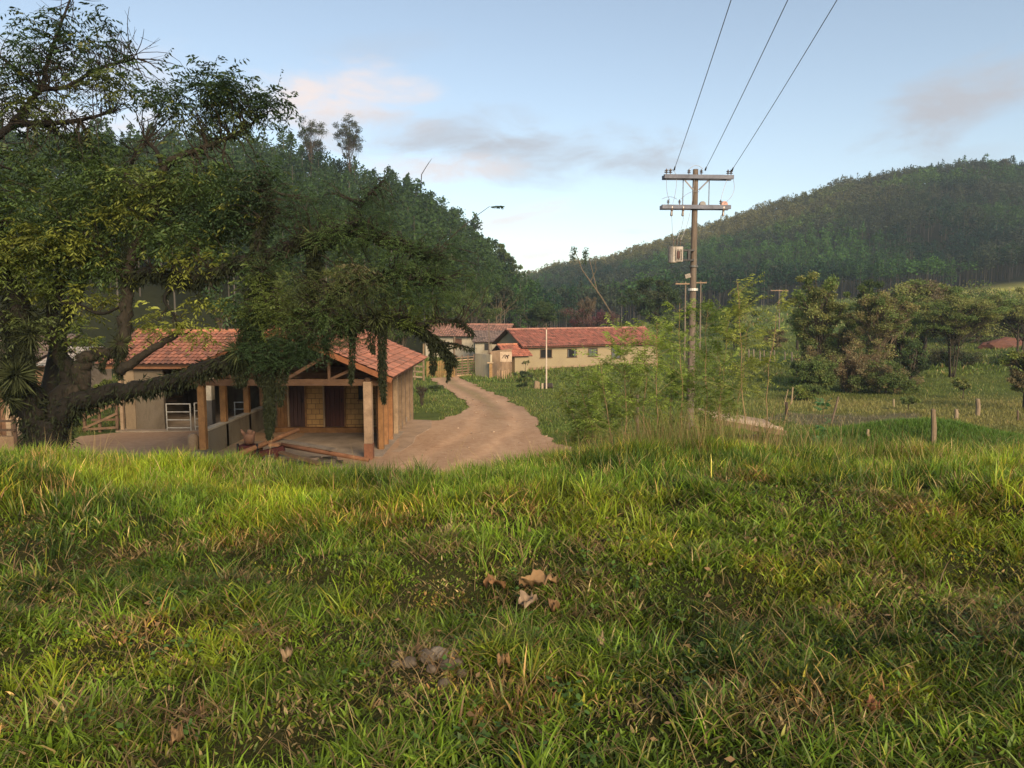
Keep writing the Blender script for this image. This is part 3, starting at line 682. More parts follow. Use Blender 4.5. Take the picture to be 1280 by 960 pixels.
mb = MB(); p = W(613.5, 468, 64.3); mb.box(p+(-.13, -.13, -.3), p+(.13, .13, .98), (1.5, 1.2, .7)); pp = mb.build('gate_post', M['woodx']); tag(pp, 'short cream post with a pale cap at the corner of the yard wall', 'post')
mb = MB(); mb.box(p+(-.3, -.22, .98), p+(.22, .22, 1.06), (2.2, 2.1, 1.8)); pc = mb.build('cap', M['woodx']); pc.parent = pp
# board with dark marks
p = W(632.5, 446, 63.2); sb = empty('notice_board', (p[0], p[1], p[2]), 'white square board with dark looping marks in front of the farmhouse annex', 'sign')
mb = MB(); mb.box(p+(-.5, -.02, -.43), p+(.5, .02, .43), (2.3, 2.25, 2.15)); mb.build('panel', M['woodx'], sb)
mb = MB(); y = -.035
def stroke(pts, r=.03): mb.tube([p+(x, y, z) for x, z in pts], r, 6, (1, 1, 1))
stroke([(-.27, .0), (-.27, -.12)], .025); stroke([(-.2, .0), (-.18, .12), (-.08, .17), (.02, .12), (.03, .0)], .028); stroke([(-.08, .03), (-.05, -.14)], .04)
stroke([(.06, .13), (.13, .03), (.15, -.14)], .045); stroke([(.13, .03), (.2, .12), (.29, .15)], .04); mb.build('marks', surf('sign_marks', (.05, .03, .028), bmp=0), sb)
for sx_ in (-.42, .42):
    mb = MB(); mb.box(p+(sx_-.05, .025, -1.75), p+(sx_+.05, .1, .4), (.9, .8, .7)); mb.build('leg', M['woodx'], sb)
# little paling fence below the board
def palings(name, pa, pb, n, h, w, label, cat, c, rails=(.3, .75), jit=.08, group=None, mt='woodx'):
    pa = np.array(pa, float); pb = np.array(pb, float); g = empty(name, pa, label, cat, group)
    for i in range(n):
        t = (i+.5)/n; q = pa*(1-t)+pb*t; q[2] = hz(q[0], q[1]); hh = h*rng.uniform(1-jit, 1+jit); l = rng.uniform(-.03, .03)
        mb = MB(); mb.bar(q-(0, 0, .2), q+(l, 0, hh), w, .03, np.array(c)*rng.uniform(.7, 1.15), up=(0, 1, 0)); mb.build('paling', M[mt], g)
    for r in rails:
        mb = MB(); mb.bar((pa[0], pa[1]+.04, hz(pa[0], pa[1])+h*r), (pb[0], pb[1]+.04, hz(pb[0], pb[1])+h*r), .04, .07, np.array(c)*.8); mb.build('rail', M[mt], g)
    return g
palings('paling_fence', W(621, 464, 63.5), W(637, 464, 63.5), 6, .75, .11, 'low paling fence standing under the white board', 'fence', (1.6, 1.4, 1.15), (.7,))
g0 = hit(533, 471)[0]; g1 = hit(569, 471.5)[0]
palings('picket_fence', g0, g1, 26, 1.45, .06, 'upright picket fence closing the end of the dirt track', 'fence', (1.5, 1.2, .65))
# gate
ga = hit(570.5, 470)[0]; gb = hit(592.5, 468)[0]
gt = empty('farm_gate', ga, 'grey wooden bar gate between the picket fence and cream wall', 'gate')
zq = max(ga[2], gb[2])
for i in range(7):
    mb = MB(); mb.bar((ga[0], ga[1], zq+.2+i*.24), (gb[0], gb[1], zq+.2+i*.24), .03, .1, (1.0, .92, .85) if i != 5 else (2.0, 1.9, 1.7)); mb.build('bar', M['woodx'], gt)
for t in (0, .33, .66, 1):
    mb = MB(); q = ga*(1-t)+gb*t; mb.box((q[0]-.05, q[1]-.08, zq-.1), (q[0]+.05, q[1]-.02, zq+1.85), (.8, .7, .6)); mb.build('stile', M['woodx'], gt)
mb = MB(); mb.bar((ga[0], ga[1]-.3, zq+.05), (gb[0]+.6, gb[1]-.3, zq+.05), .35, .12, (1.4, 1.2, 1.0)); mb.build('threshold', M['concrete'], gt)
def post(px, yt, yb, r, label, name='wooden_post', c=(1, .9, .8), dmin=12, lean=0, group=None, d=None, smooth=False):
    if d is None: b, d = hit(px, yb, dmin)
    else: b = W(px, yb, d)
    t = W(px+lean, yt, d); mb = MB()
    m_ = (b+t)/2+rng.uniform(-.3, .3, 3)*r
    mb.tube([b-(0, 0, .3), b, m_, t, t+(0, 0, r*.25)], [r*1.05, r*1.03, r*.98, r*.9, r*.55], 9, c, rough=.08)
    o = mb.build(name, M['wood'], smooth=False); return tag(o, label, 'post', group)
post(529.5, 430, 476, .09, 'tall brown post at the left end of the picket fence', c=(1.1, .9, .6))
post(568, 421, 471, .10, 'tall brown post between picket fence and grey gate', c=(.85, .7, .55))
post(611, 399, 457, .05, 'thin tall post rising behind the cream yard wall corner', c=(.9, .75, .65), d=66)
# rail fence left of the picket fence
fa = hit(507, 474)[0]; fb = hit(530, 476)[0]
rf = empty('rail_fence', fa, 'grey rail fence between the barn corner and tall brown post', 'fence')
for i in range(5):
    mb = MB(); mb.bar((fa[0], fa[1], fa[2]+.25+.42*i), (fb[0], fb[1], fb[2]+.25+.42*i), .05, .13, np.array((1.3, 1.25, 1.1))*rng.uniform(.8, 1.2)); mb.build('rail', M['woodx'], rf)
for t in (.02, .5, .97):
    q = fa*(1-t)+fb*t; mb = MB(); mb.box(q+(-.06, .04, -.2), q+(.06, .14, 2.1), (1, .9, .8)); mb.build('upright', M['woodx'], rf)
# flag pole with drum
b, d = hit(683, 486.5)
fp = empty('white_pole', b, 'slender white pole standing in the meadow before the farmhouse', 'pole')
t = W(683, 404, d); tm = W(683, 412, d)
mb = MB(); mb.tube([b-(0, 0, .2), b*.5+tm*.5, tm], [.055, .05, .04], 8, (3.3, 3.1, 2.9)); mb.build('shaft', M['wood'], fp)
mb = MB(); mb.tube([tm, t], [.03, .02], 6, (.8, .6, .5)); mb.build('tip', M['wood'], fp)
mb = MB(); q = b+(-.2, .15, 0); mb.box(q+(-.13, 0, 0), q+(.0, .12, .38), (2.4, 2.2, 1.9)); mb.tube([q+(.05, .1, .2), q+(.62, .1, .2)], .19, 14, (.25, .24, .24)); mb.tube([q+(.62, .1, .2), q+(.66, .1, .2)], [.17, .13], 14, (.7, .7, .7))
tag(mb.build('motor', M['wood']), 'small dark motor drum lying at the foot of the white pole', 'motor')
b, d = hit(671, 486, 12); mb = MB(); mb.tube([b-(0, 0, .2), b+(0, 0, .45), b+(.02, 0, .52)], [.24, .19, .13], 10, (1.5, 1.25, .9), rough=.12); tag(mb.build('tree_stump', M['wood']), 'pale cut stump in the meadow left of the white pole', 'stump')

# ================================================================== left edge yard
c = W(8, 540, 24); c[2] = hz(c[0], c[1])
sh = empty('cattle_shed', c, 'boarded cattle shed with pale posts at the left edge behind the big trunk', 'shed')
x0 = dof(-60, 24); x1 = dof(17, 24)
mb = MB()
for i in range(14): 
    xx = x0+(x1-x0)*i/14; mb.box((xx, 24.0, hz(x0, 24)+.2), (xx+(x1-x0)/14-.015, 24.05, -2.6), np.array((.85, .62, .5))*rng.uniform(.6, 1.1))
mb.build('boarding', M['woodx'], sh)
for px in (-40, -15, 6, 16):
    xx = dof(px, 23.9); mb = MB(); mb.box((xx-.08, 23.8, ZG), (xx+.08, 23.95, -2.4), (2, 1.9, 1.7)); mb.build('post', M['woodx'], sh)
mb = MB(); L = math.hypot(4, 1.2); tile_plane(mb, (x0-1, 27.4, -1.0), (1, 0, 0), (0, -4/L, -1.2/L), x1-x0+1.3, L, base=(.2, .15, .12)); mb.build('roof_slope', M['tile'], sh)
mb = MB(); mb.box((x0, 23.3, ZG-.2), (x1+.35, 23.5, ZG+.75), (.7, .62, .52)); o = mb.build('low_wall', M['concrete']); tag(o, 'low stained block wall in front of the cattle shed, left of the trunk', 'wall')
rl = empty('rail_fence', (x0, 23.2, ZG), 'dark rail fence above the low wall left of the trunk', 'fence')
for z in (.98, 1.27):
    mb = MB(); mb.bar((x0, 23.2, ZG+z), (x1+.4, 23.2, ZG+z), .05, .07, (.35, .3, .27)); mb.build('rail', M['woodx'], rl)
for xx in (x0+.2, (x0+x1)/2, x1+.35):
    mb = MB(); mb.box((xx-.05, 23.25, ZG), (xx+.05, 23.3, ZG+1.4), (.4, .33, .3)); mb.build('upright', M['woodx'], rl)
# small grey roofed hut seen through the fork
p = W(40, 503, 40); q = W(104, 503, 40); hb = empty('wooden_hut', (p[0], p[1], hz(p[0], p[1])), 'small weathered board hut with grey roof seen through the trunk fork', 'hut')
zb_ = hz(p[0], p[1])-.2
mb = MB(); n = 16
for i in range(n):
    xx = p[0]+(q[0]-p[0])*i/n; mb.box((xx, p[1], zb_), (xx+(q[0]-p[0])/n-.01, p[1]+.06, -3.0), np.array((1.2, .95, .8))*rng.uniform(.65, 1.15))
mb.box((p[0], p[1]+.06, zb_), (p[0]+.06, p[1]+3, -3.0)); mb.box((q[0]-.06, p[1]+.06, zb_), (q[0], p[1]+3, -3.0)); mb.build('boarding', M['woodx'], hb)
mb = MB(); L = math.hypot(2.2, .9)
tile_plane(mb, (p[0]-.3, p[1]+1.6, -2.2), (1, 0, 0), (0, -2.2/L, -.9/L), q[0]-p[0]+.7, L, base=(.36, .34, .32)); tile_plane(mb, (p[0]-.3, p[1]+1.6, -2.2), (1, 0, 0), (0, 2.2/L, -.9/L), q[0]-p[0]+.7, L, base=(.36, .34, .32)); mb.build('roof', M['tile'], hb)
# corral between trunk and barn
ca = hit(104, 541)[0]; cb_ = hit(148, 541)[0]
cf = empty('corral_fence', ca, 'grey slanting corral rails between the trunk and barn corner', 'fence')
for za, zb2, yo in ((.9, 1.0, .5), (.5, 1.15, 0), (.15, .75, 0), (.12, .2, 0), (.4, .42, 0.6)):
    mb = MB(); mb.bar((ca[0], ca[1]+yo, ca[2]+za), (cb_[0], cb_[1]+yo, cb_[2]+zb2), .05, .09, np.array((1, .82, .68))*rng.uniform(.7, 1.1)); mb.build('rail', M['woodx'], cf)
for t in (.02, .45, .95):
    q = ca*(1-t)+cb_*t; mb = MB(); mb.box(q+(-.05, .05, -.2), q+(.05, .12, 1.15), (.8, .65, .55)); mb.build('upright', M['woodx'], cf)
cc = hit(120, 530)[0]
mb = MB()
for i in range(5):
    mb.bar((ca[0]-1+i*.2, ca[1]+3.5+i*.5, ca[2]+.5+.1*i), (cb_[0]+.5, ca[1]+4+i*.6, ca[2]+.75+i*.12), .25, .03, np.array((1.1, 1.0, .95))*rng.uniform(.7, 1.2))
tag(mb.build('plank_pile', M['woodx']), 'heap of grey boards behind the corral rails', 'plank pile', kind='stuff')

M['grey'] = surf('grey_timber', (.26, .27, .30), (.14, .145, .165), 3, fine=20)
# ================================================================== utility pole
PD = 25.0
pb_ = W(861.5, 566, PD); pb_[2] = hz(pb_[0], pb_[1]); pt = W(869.5, 212, PD)
up = empty('utility_pole', pb_, 'tall wooden utility pole with two crossarms and a transformer', 'utility pole')
def onp(py):
    t = (566-py)/(566-212.); q = pb_*(1-t)+pt*t; z = W(866, py, PD)[2]
    k = (z-pb_[2])/(pt[2]-pb_[2]); return pb_*(1-k)+pt*k
mb = MB(); hs = np.linspace(-.05, 1, 14)
cols = []
mb.tube([pb_*(1-k)+pt*k for k in hs], [.135-.045*k for k in hs], 14, (.85, .76, .7), rough=.02); mb.build('shaft', M['wood'], up, smooth=True)
ad = np.array((math.cos(R(8)), math.sin(R(8)), .012))
arms = {}
for py, xa, xb in ((222, 826, 916), (259.5, 824, 913)):
    c = onp(py); sc_ = PD/F
    a = c+ad*((xa-868)*sc_)+(0, -.17, 0); b = c+ad*((xb-868)*sc_)+(0, -.17, 0)
    mb = MB(); mb.bar(a, b, .11, .13, (.8, .82, .9)); mb.bar(a+(0, .3, 0), b+(0, .3, 0), .09, .13, (.8, .82, .9)); arms[py] = (a, b); mb.build('crossarm', M['grey'], up)
def arm(py, px):
    a, b = arms[py]; t = (px-(826 if py == 222 else 824))/(90. if py == 222 else 89.); return a*(1-t)+b*t
for s, px in ((-1, 852), (1, 886)):
    mb = MB(); mb.bar(arm(222, px)+(0, .08, -.06), onp(238)+(s*.1, -.12, 0), .025, .045, (.5, .5, .55)); mb.build('brace', M['metal'], up)
for px in (852, 886):
    mb = MB(); mb.bar(arm(222, px)+(0, .15, -.06), arm(259.5, px)+(0, .15, .06), .03, .04, (.25, .27, .3)); mb.build('tie_rod', M['metal'], up)
def insulator(p, h=.2, r=.06, n=2, nm='insulator', dark=1):
    mb = MB(); prof = [(.015, 0), (.015, .05)]
    for i in range(n): z = .05+i*(h-.05)/n; dz = (h-.05)/n; prof += [(r*.4, z), (r, z+dz*.15), (r*.9, z+dz*.4), (r*.35, z+dz*.6)]
    prof += [(r*.35, h), (.01, h+.02)]; mb.lathe(p, prof, 10); return mb.build(nm, M['porcelain'], up, smooth=False)
for px in (829, 834, 858, 874, 909, 913): insulator(arm(222, px)+(0, .02, .065), .17, .065, 2)
for px in (832, 846.5, 900): insulator(arm(259.5, px)+(0, 0, .065), .16, .055, 2)
for px in (837, 851.5, 904):
    mb = MB(); q = arm(259.5, px)+(0, -.02, .05); mb.tube([q, q-(0, 0, .1), q-(.01, 0, .2), q-(.02, 0, .34), q-(.02, 0, .37)], [.03, .05, .035, .045, .01], 9, (1.1, 1.2, 1.3)); mb.build('fuse_cutout', M['porcelain'], up)
for px, r in ((877.5, .11), (906, .12)):
    mb = MB(); q = arm(259.5, px)+(0, .15, .1); mb.tube([q-(0, .1, 0), q, q+(0, .12, 0)], [r*.9, r, r*.85], 14, (.5, .5, .52) if px < 900 else (.9, .55, .5)); mb.build('drum_isolator', M['metal'], up)
# transformer
tc_ = onp(319)+(-.52, -.12, 0)
mb = MB(); mb.tube([tc_+(-.2, 0, -.27), tc_+(-.2, 0, .27)], .17, 16, (.7, .64, .58)); mb.box(tc_+(-.16, -.17, -.24), tc_+(.1, .17, .27), (.72, .65, .6)); mb.build('transformer_tank', M['metal'], up, bevel=.02)
mb = MB()
for i in range(5): mb.box(tc_+(-.15+i*.05, -.22, -.18), tc_+(-.135+i*.05, -.17, .18), (.9, .8, .72))
mb.build('cooling_fins', M['metal'], up)
mb = MB(); mb.box(tc_+(-.11, -.235, -.13), tc_+(-.03, -.222, .11), (.16, .07, .06)); mb.build('rust_panel', M['metal'], up)
mb = MB(); mb.box(tc_+(.1, -.06, .12), tc_+(.5, .06, .18)); mb.box(tc_+(.1, -.06, -.2), tc_+(.5, .06, -.14)); mb.box(tc_+(.28, -.08, -.18), tc_+(.36, .08, .16)); mb.build('bracket', M['darkmetal'], up)
for dx in (-.08, .03, -.2): insulator(tc_+(dx, 0, .3), .22, .035, 4, 'bushing')
mb = MB(); q = onp(362); mb.tube([q-(0, 0, .04), q+(0, 0, .04)], .165, 14, (1.5, 1.5, 1.45)); mb.build('metal_band', M['metal'], up)
mb = MB(); q = onp(333); mb.tube([q-(0, 0, .03), q+(0, 0, .03)], .15, 14, (.3, .3, .3)); mb.bar(q+(-.12, -.1, -.3), q+(-.3, -.1, -.35), .1, .14, (.5, .45, .4)); mb.build('clamp', M['metal'], up)
def wire(pts, r=.007, nm='jumper_wire', par=None):
    par = par or up
    pts = np.array(pts); n = 14; t = np.linspace(0, 1, n)[:, None]
    if len(pts) == 3: c = (1-t)**2*pts[0]+2*t*(1-t)*pts[1]+t*t*pts[2]
    else: c = pts[0]*(1-t)+pts[-1]*t
    mb = MB(); mb.tube(c, r, 5); return mb.build(nm, M['wire'], par)
a_ = lambda px, z: arm(222, px)+(0, 0, z)
l_ = lambda px, z: arm(259.5, px)+(0, 0, z)
wire([a_(829, -.06), a_(829, -.6), l_(834, .22)]); wire([a_(834, .25), a_(848, .15), l_(838, .1)]); wire([a_(858, .22), a_(866, .5), a_(876, .25)]); wire([a_(913, .1), a_(925, -.5), l_(906, .15)])
wire([a_(908, -.06), a_(902, -.5), l_(900, .2)]); wire([l_(837, -.3), l_(838, -.9), tc_+(-.2, 0, .5)]); wire([l_(852, -.3), l_(852, -.6), tc_+(-.08, 0, .5)]); wire([l_(848, .25), l_(862, .6), a_(872, -.5)]); wire([a_(865, -.1), l_(863, -.4), tc_+(.05, 0, .5)])
wire([a_(839, .2), a_(829, .3), a_(826, .12)]); wire([l_(843, .25), l_(835, .4), l_(824, .25)])
# overhead lines coming up over the camera
dirv = np.array((-.127, -1, .14))
for i, px in enumerate((840, 880, 915)):
    s0 = a_(px-1, .24); t0 = np.linspace(0, 1, 40)[:, None]
    lab = ['left overhead power line rising from the crossarm across the sky', 'middle overhead power line rising from the pole top across the sky', 'right overhead power line rising from the crossarm end across the sky'][i]
    w0 = s0+dirv*62*t0; w0[:, 2] -= (1.3*4*t0*(1-t0))[:, 0]-0; w0[:, 2] += (t0[:, 0]*1.2); 
    mb = MB(); mb.tube(w0, .009, 5); o = mb.build('power_line', M['wire']); tag(o, lab, 'power line', 'overhead power lines')
    mb = MB(); mb.tube([s0+(0, 0, -.02), s0+dirv*.25], [.03, .02], 7, (.5, .5, .5)); mb.build('strain_clamp', M['porcelain'], up)
# distant poles
def distpole(px, yt, yb, armw, label, dmin, d=None):
    if d is None: b, d = hit(px, yb, dmin)
    else: b = W(px, yb, d); b[2] = hz(b[0], b[1])
    t = W(px, yt, d); g = empty('utility_pole', b, label, 'utility pole')
    mb = MB(); mb.tube([b-(0, 0, .3), (b+t)/2, t], [.12, .10, .08], 8, (1.1, 1.0, .9)); mb.build('shaft', M['wood'], g)
    mb = MB(); w = armw*d/F/2; mb.bar(t+(-w, -.15, -.25), t+(w, -.15, -.25), .12, .14, (1.3, 1.15, 1.0)); mb.build('crossarm', M['woodx'], g)
    for s in (-.9, -.3, .9):
        mb = MB(); q = t+(w*s, -.15, -.18); mb.lathe(q, [(.02, 0), (.07, .08), (.04, .16), (.02, .2)], 8); mb.build('insulator', M['porcelain'], g)
distpole(974, 361.5, 414, 22, 'small distant utility pole standing alone on the far pasture', 60)
distpole(876, 351, 392, 14, 'distant pole just right of the main utility pole', 60, 95)
distpole(857, 352, 392, 26, 'distant crossarm pole half hidden behind the main utility pole', 60, 82)

# ================================================================== right field posts
FP = [(1166.5, 512, 558, .085, 0, 'thick weathered fence post standing on the green mound', (1.2, 1.0, .75)), (1195, 512, 524, .09, 0, 'short pale post just behind the green mound', (1.6, 1.4, 1.1)),
      (1222, 499, 520, .11, 0, 'pale post taller than its neighbour beyond the mound', (1.5, 1.3, 1.0)), (1272, 513, 526, .045, 0, 'thin dark post at the right edge beyond the mound', (.7, .55, .45)),
      (983, 503, 522, .07, 0, 'short dark stump post in the grass beyond the plank roof', (.35, .28, .25)), (989, 484, 506, .05, 2, 'slim pale stake standing upright right of the leaning stake', (1.6, 1.4, 1.0)),
      (980, 487, 508, .035, 5, 'slim pale stake leaning to the right', (1.5, 1.3, .9)), (1039, 496, 530, .045, 9, 'crooked grey stake leaning right at the bare strip', (.9, .75, .6)),
      (1117, 499, 509, .06, 0, 'small pale post at the foot of the thicket', (1.5, 1.4, 1.0)), (1085, 537, 546, .05, 0, 'tiny pale stake left of the green mound', (1.8, 1.6, 1.1)),
      (1014, 464, 482, .09, 1, 'pale post against the left side of the thicket', (1.6, 1.35, 1.0)), (1018, 466, 480, .07, -1, 'second pale post touching the one at the thicket', (1.4, 1.1, .8)),
      (797, 492, 545, .03, 0, 'thin upright stake with a pale top among the saplings', (1.0, .9, .7))]
for px, yt, yb, r, ln, lab, c in FP: post(px, yt, yb, r, lab, 'fence_post', c, 16 if px != 797 else 13, lean=ln, d=14.5 if px == 797 else None)
for i, px in enumerate((936, 942, 950, 955, 963, 968, 981, 990, 1003)):
    o = post(px, 436+rng.uniform(0, 3)+(3 if px > 970 else 0), 451+(i % 3), .075, None, 'fence_post', (1.7, 1.55, 1.3), 40, group='pale posts of the far pasture fence')
    o['label'] = 'one of the row of small pale fence posts across the far pasture'; o['category'] = 'post'
# tilted plank roof of the loading ramp
D0 = 17.5; pa = W(893, 522, D0); pb2 = W(978, 537, D0-.2); pm = W(918, 521, D0+.9)
rp = empty('feed_trough_shelter', (pa[0], pa[1], hz(pa[0], pa[1])), 'low shelter with a tilted roof of grey planks beyond the dry grass', 'shelter')
n = 7
for i in range(n):
    t = i/n; a = np.array((pa[0]-.05, pa[1]+t*1.5, pa[2]+t*.03)); b = np.array((pb2[0]+.05, pb2[1]+t*1.5, pb2[2]+t*.02))
    mb = MB(); mb.bar(a+(rng.uniform(-.08, .08), 0, 0), b+(rng.uniform(-.1, .1), 0, 0), .2, .03, np.array((2.3, 2.2, 2.05))*rng.uniform(.5, 1.15)); mb.build('roof_plank', M['woodx'], rp)
mb = MB(); mb.bar(pa+(-.05, -.12, -.07), pb2+(.05, -.12, -.07), .04, .12, (.9, .8, .7)); mb.build('fascia', M['woodx'], rp)
for q in (pa+(.1, .1, 0), pb2+(-.1, .1, 0), pa+(.1, 1.3, .0), pb2+(-.1, 1.3, .0)):
    mb = MB(); mb.tube([(q[0], q[1], hz(q[0], q[1])-.2), (q[0], q[1], q[2]-.04)], .05, 8, (.6, .5, .4)); mb.build('leg', M['wood'], rp)
mb = MB(); mb.box((pa[0]+.1, pa[1]+.15, pa[2]-.9), (pb2[0]-.1, pb2[1]+1.1, pa[2]-.55), (.6, .5, .45)); mb.build('trough', M['concrete'], rp)
# red earth bank far right
def blob(name, c, r, mt, label, cat, kind=None, col=(1, 1, 1), seed=0, sub=3):
    import bmesh
    bm = bmesh.new(); bmesh.ops.create_icosphere(bm, subdivisions=sub, radius=1)
    for v in bm.verts:
        n = fbm(np.array([v.co.x*1.7+seed*3.1+v.co.z]), np.array([v.co.y*1.7+seed]), seed)[0]
        v.co *= .7+.6*n; v.co.x *= r[0]; v.co.y *= r[1]; v.co.z *= r[2]
    me = bpy.data.meshes.new(name); bm.to_mesh(me); bm.free(); me.materials.append(mt)
    a = me.color_attributes.new('col', 'FLOAT_COLOR', 'POINT'); cc = np.ones((len(me.vertices), 4)); cc[:, :3] = col; a.data.foreach_set('color', cc.ravel().astype(np.float32))
    o = link(name, me); o.location = c; return tag(o, label, cat, kind=kind)
c = hit(1256, 434, 50)[0]; blob('earth_bank', c, (2.8, 1.5, .95), surf('red_earth', (.15, .06, .04), (.10, .045, .03), 2), 'bare red earth bank behind the umbrella-shaped trees', 'earth bank', kind='structure')
pv_ = []; pc_ = []; pq_ = []
pr_ = np.random.default_rng(5); bx = np.array([(x, y, z) for x in (-1, 1) for y in (-1, 1) for z in (-1, 1)], float)
for i in range(420):
    x, y = pr_.uniform(-9, 5), pr_.uniform(18, 50)
    if not dirtmask(np.array([x]), np.array([y]))[0] or (-10.2 < x < -3 and 23 < y < 34): continue
    r = pr_.uniform(.008, .028)*(1 if pr_.random() < .9 else 1.6); v = (bx+pr_.normal(size=(8, 3))*.28)*r*np.array((1.2, 1, .6))+(x, y, hz(x, y)+.05); k = len(pv_)*8; pv_.append(v); pq_ += [[k+j for j in f] for f in ((0, 1, 3, 2), (4, 6, 7, 5), (0, 4, 5, 1), (2, 3, 7, 6), (0, 2, 6, 4), (1, 5, 7, 3))]; pc_.append(np.tile(np.array((1.5, 1.2, .95))*pr_.uniform(.6, 1.3), (8, 1)))
tag(link('gravel', npmesh('gravel', np.concatenate(pv_), pq_, mats=[M['stone']], col=np.concatenate(pc_))), 'loose pebbles and clods scattered over the dirt track', 'gravel', kind='stuff')
# stones, dung and dead leaves in the grass
sk = [(520, 818, .028), (502, 820, .02), (534, 826, .034), (549, 823, .036), (566, 822, .03), (558, 838, .03), (572, 834, .024), (496, 834, .02), (512, 833, .026), (540, 842, .022), (578, 845, .02), (554, 858, .022)]
for i, (px, py, r) in enumerate(sk):
    g, d = hit(px, py, 2.0)
    o = blob('stone', g+(0, 0, r*.3+.004), (r*1.25, r*1.1, r*.95), M['stone'], None, 'stone', col=(.85, .78, .7) if i in (0, 3, 4) else (.5, .43, .36), seed=i+3)
    o['label'] = 'one of the small grey stones clustered in the near grass'; o['group'] = 'stones clustered in the near grass'
def deadleaf(px, py, L, wd, yaw, label, seed, colr, up=.05, curl=.5, grp=None):
    g, d = hit(px, py, 2.0); r = np.random.default_rng(seed); nu, nv = 13, 7; v = []; cs = []
    for i in range(nu):
        t = i/(nu-1); w = wd*math.sin(math.pi*min(1, t**.75))**.7*(1+.25*math.sin(t*9+seed))+.003
        for j in range(nv):
            s = (j/(nv-1)-.5)*2; x = (t-.5)*L; y = s*w; z = up+curl*w*s*s+.02*math.sin(t*7+s*2+seed)+.012*r.normal(); v.append((x*math.cos(yaw)-y*math.sin(yaw), x*math.sin(yaw)+y*math.cos(yaw), z)); cs.append(np.array(colr)*r.uniform(.7, 1.2))
    v = np.array(v)+g; q = [(i*nv+j, i*nv+j+1, (i+1)*nv+j+1, (i+1)*nv+j) for i in range(nu-1) for j in range(nv-1)]
    me = npmesh('dead_leaf', v, q, mats=[M['deadleaf']], col=np.array(cs), smooth=True); o = link('dead_leaf', me); tag(o, label, 'leaf', grp)
deadleaf(672, 752, .22, .045, .1, 'large crumpled tan leaf, the upper one of the pair in mid grass', 3, (.27, .17, .085), .11)
deadleaf(618, 748, .14, .03, -.3, 'narrow orange-brown curled leaf left of the large tan leaf', 5, (.24, .13, .06), .09)
deadleaf(660, 772, .13, .05, 1.2, 'pale pinkish folded leaf hanging below the large tan leaf', 8, (.30, .22, .15), .09)
deadleaf(692, 776, .07, .03, 1.4, 'small brown folded leaf at the right below the large tan leaf', 9, (.2, .12, .06), .08)
deadleaf(360, 838, .08, .02, 1.3, 'small pale tan leaf standing in the grass left of the stones', 11, (.28, .2, .12), .07)
deadleaf(630, 848, .06, .02, .4, 'tiny orange leaf right of the stones', 12, (.25, .15, .07), .07)
deadleaf(752, 822, .05, .015, 1.0, 'tiny straw coloured leaf right of the small orange leaf', 13, (.3, .23, .13), .07)
deadleaf(222, 940, .07, .02, 1.5, 'small brown leaf near the bottom left of the grass', 14, (.22, .14, .07), .06)
deadleaf(1090, 905, .06, .018, .2, 'small reddish leaf in the near grass at the lower right', 15, (.24, .11, .06), .06)
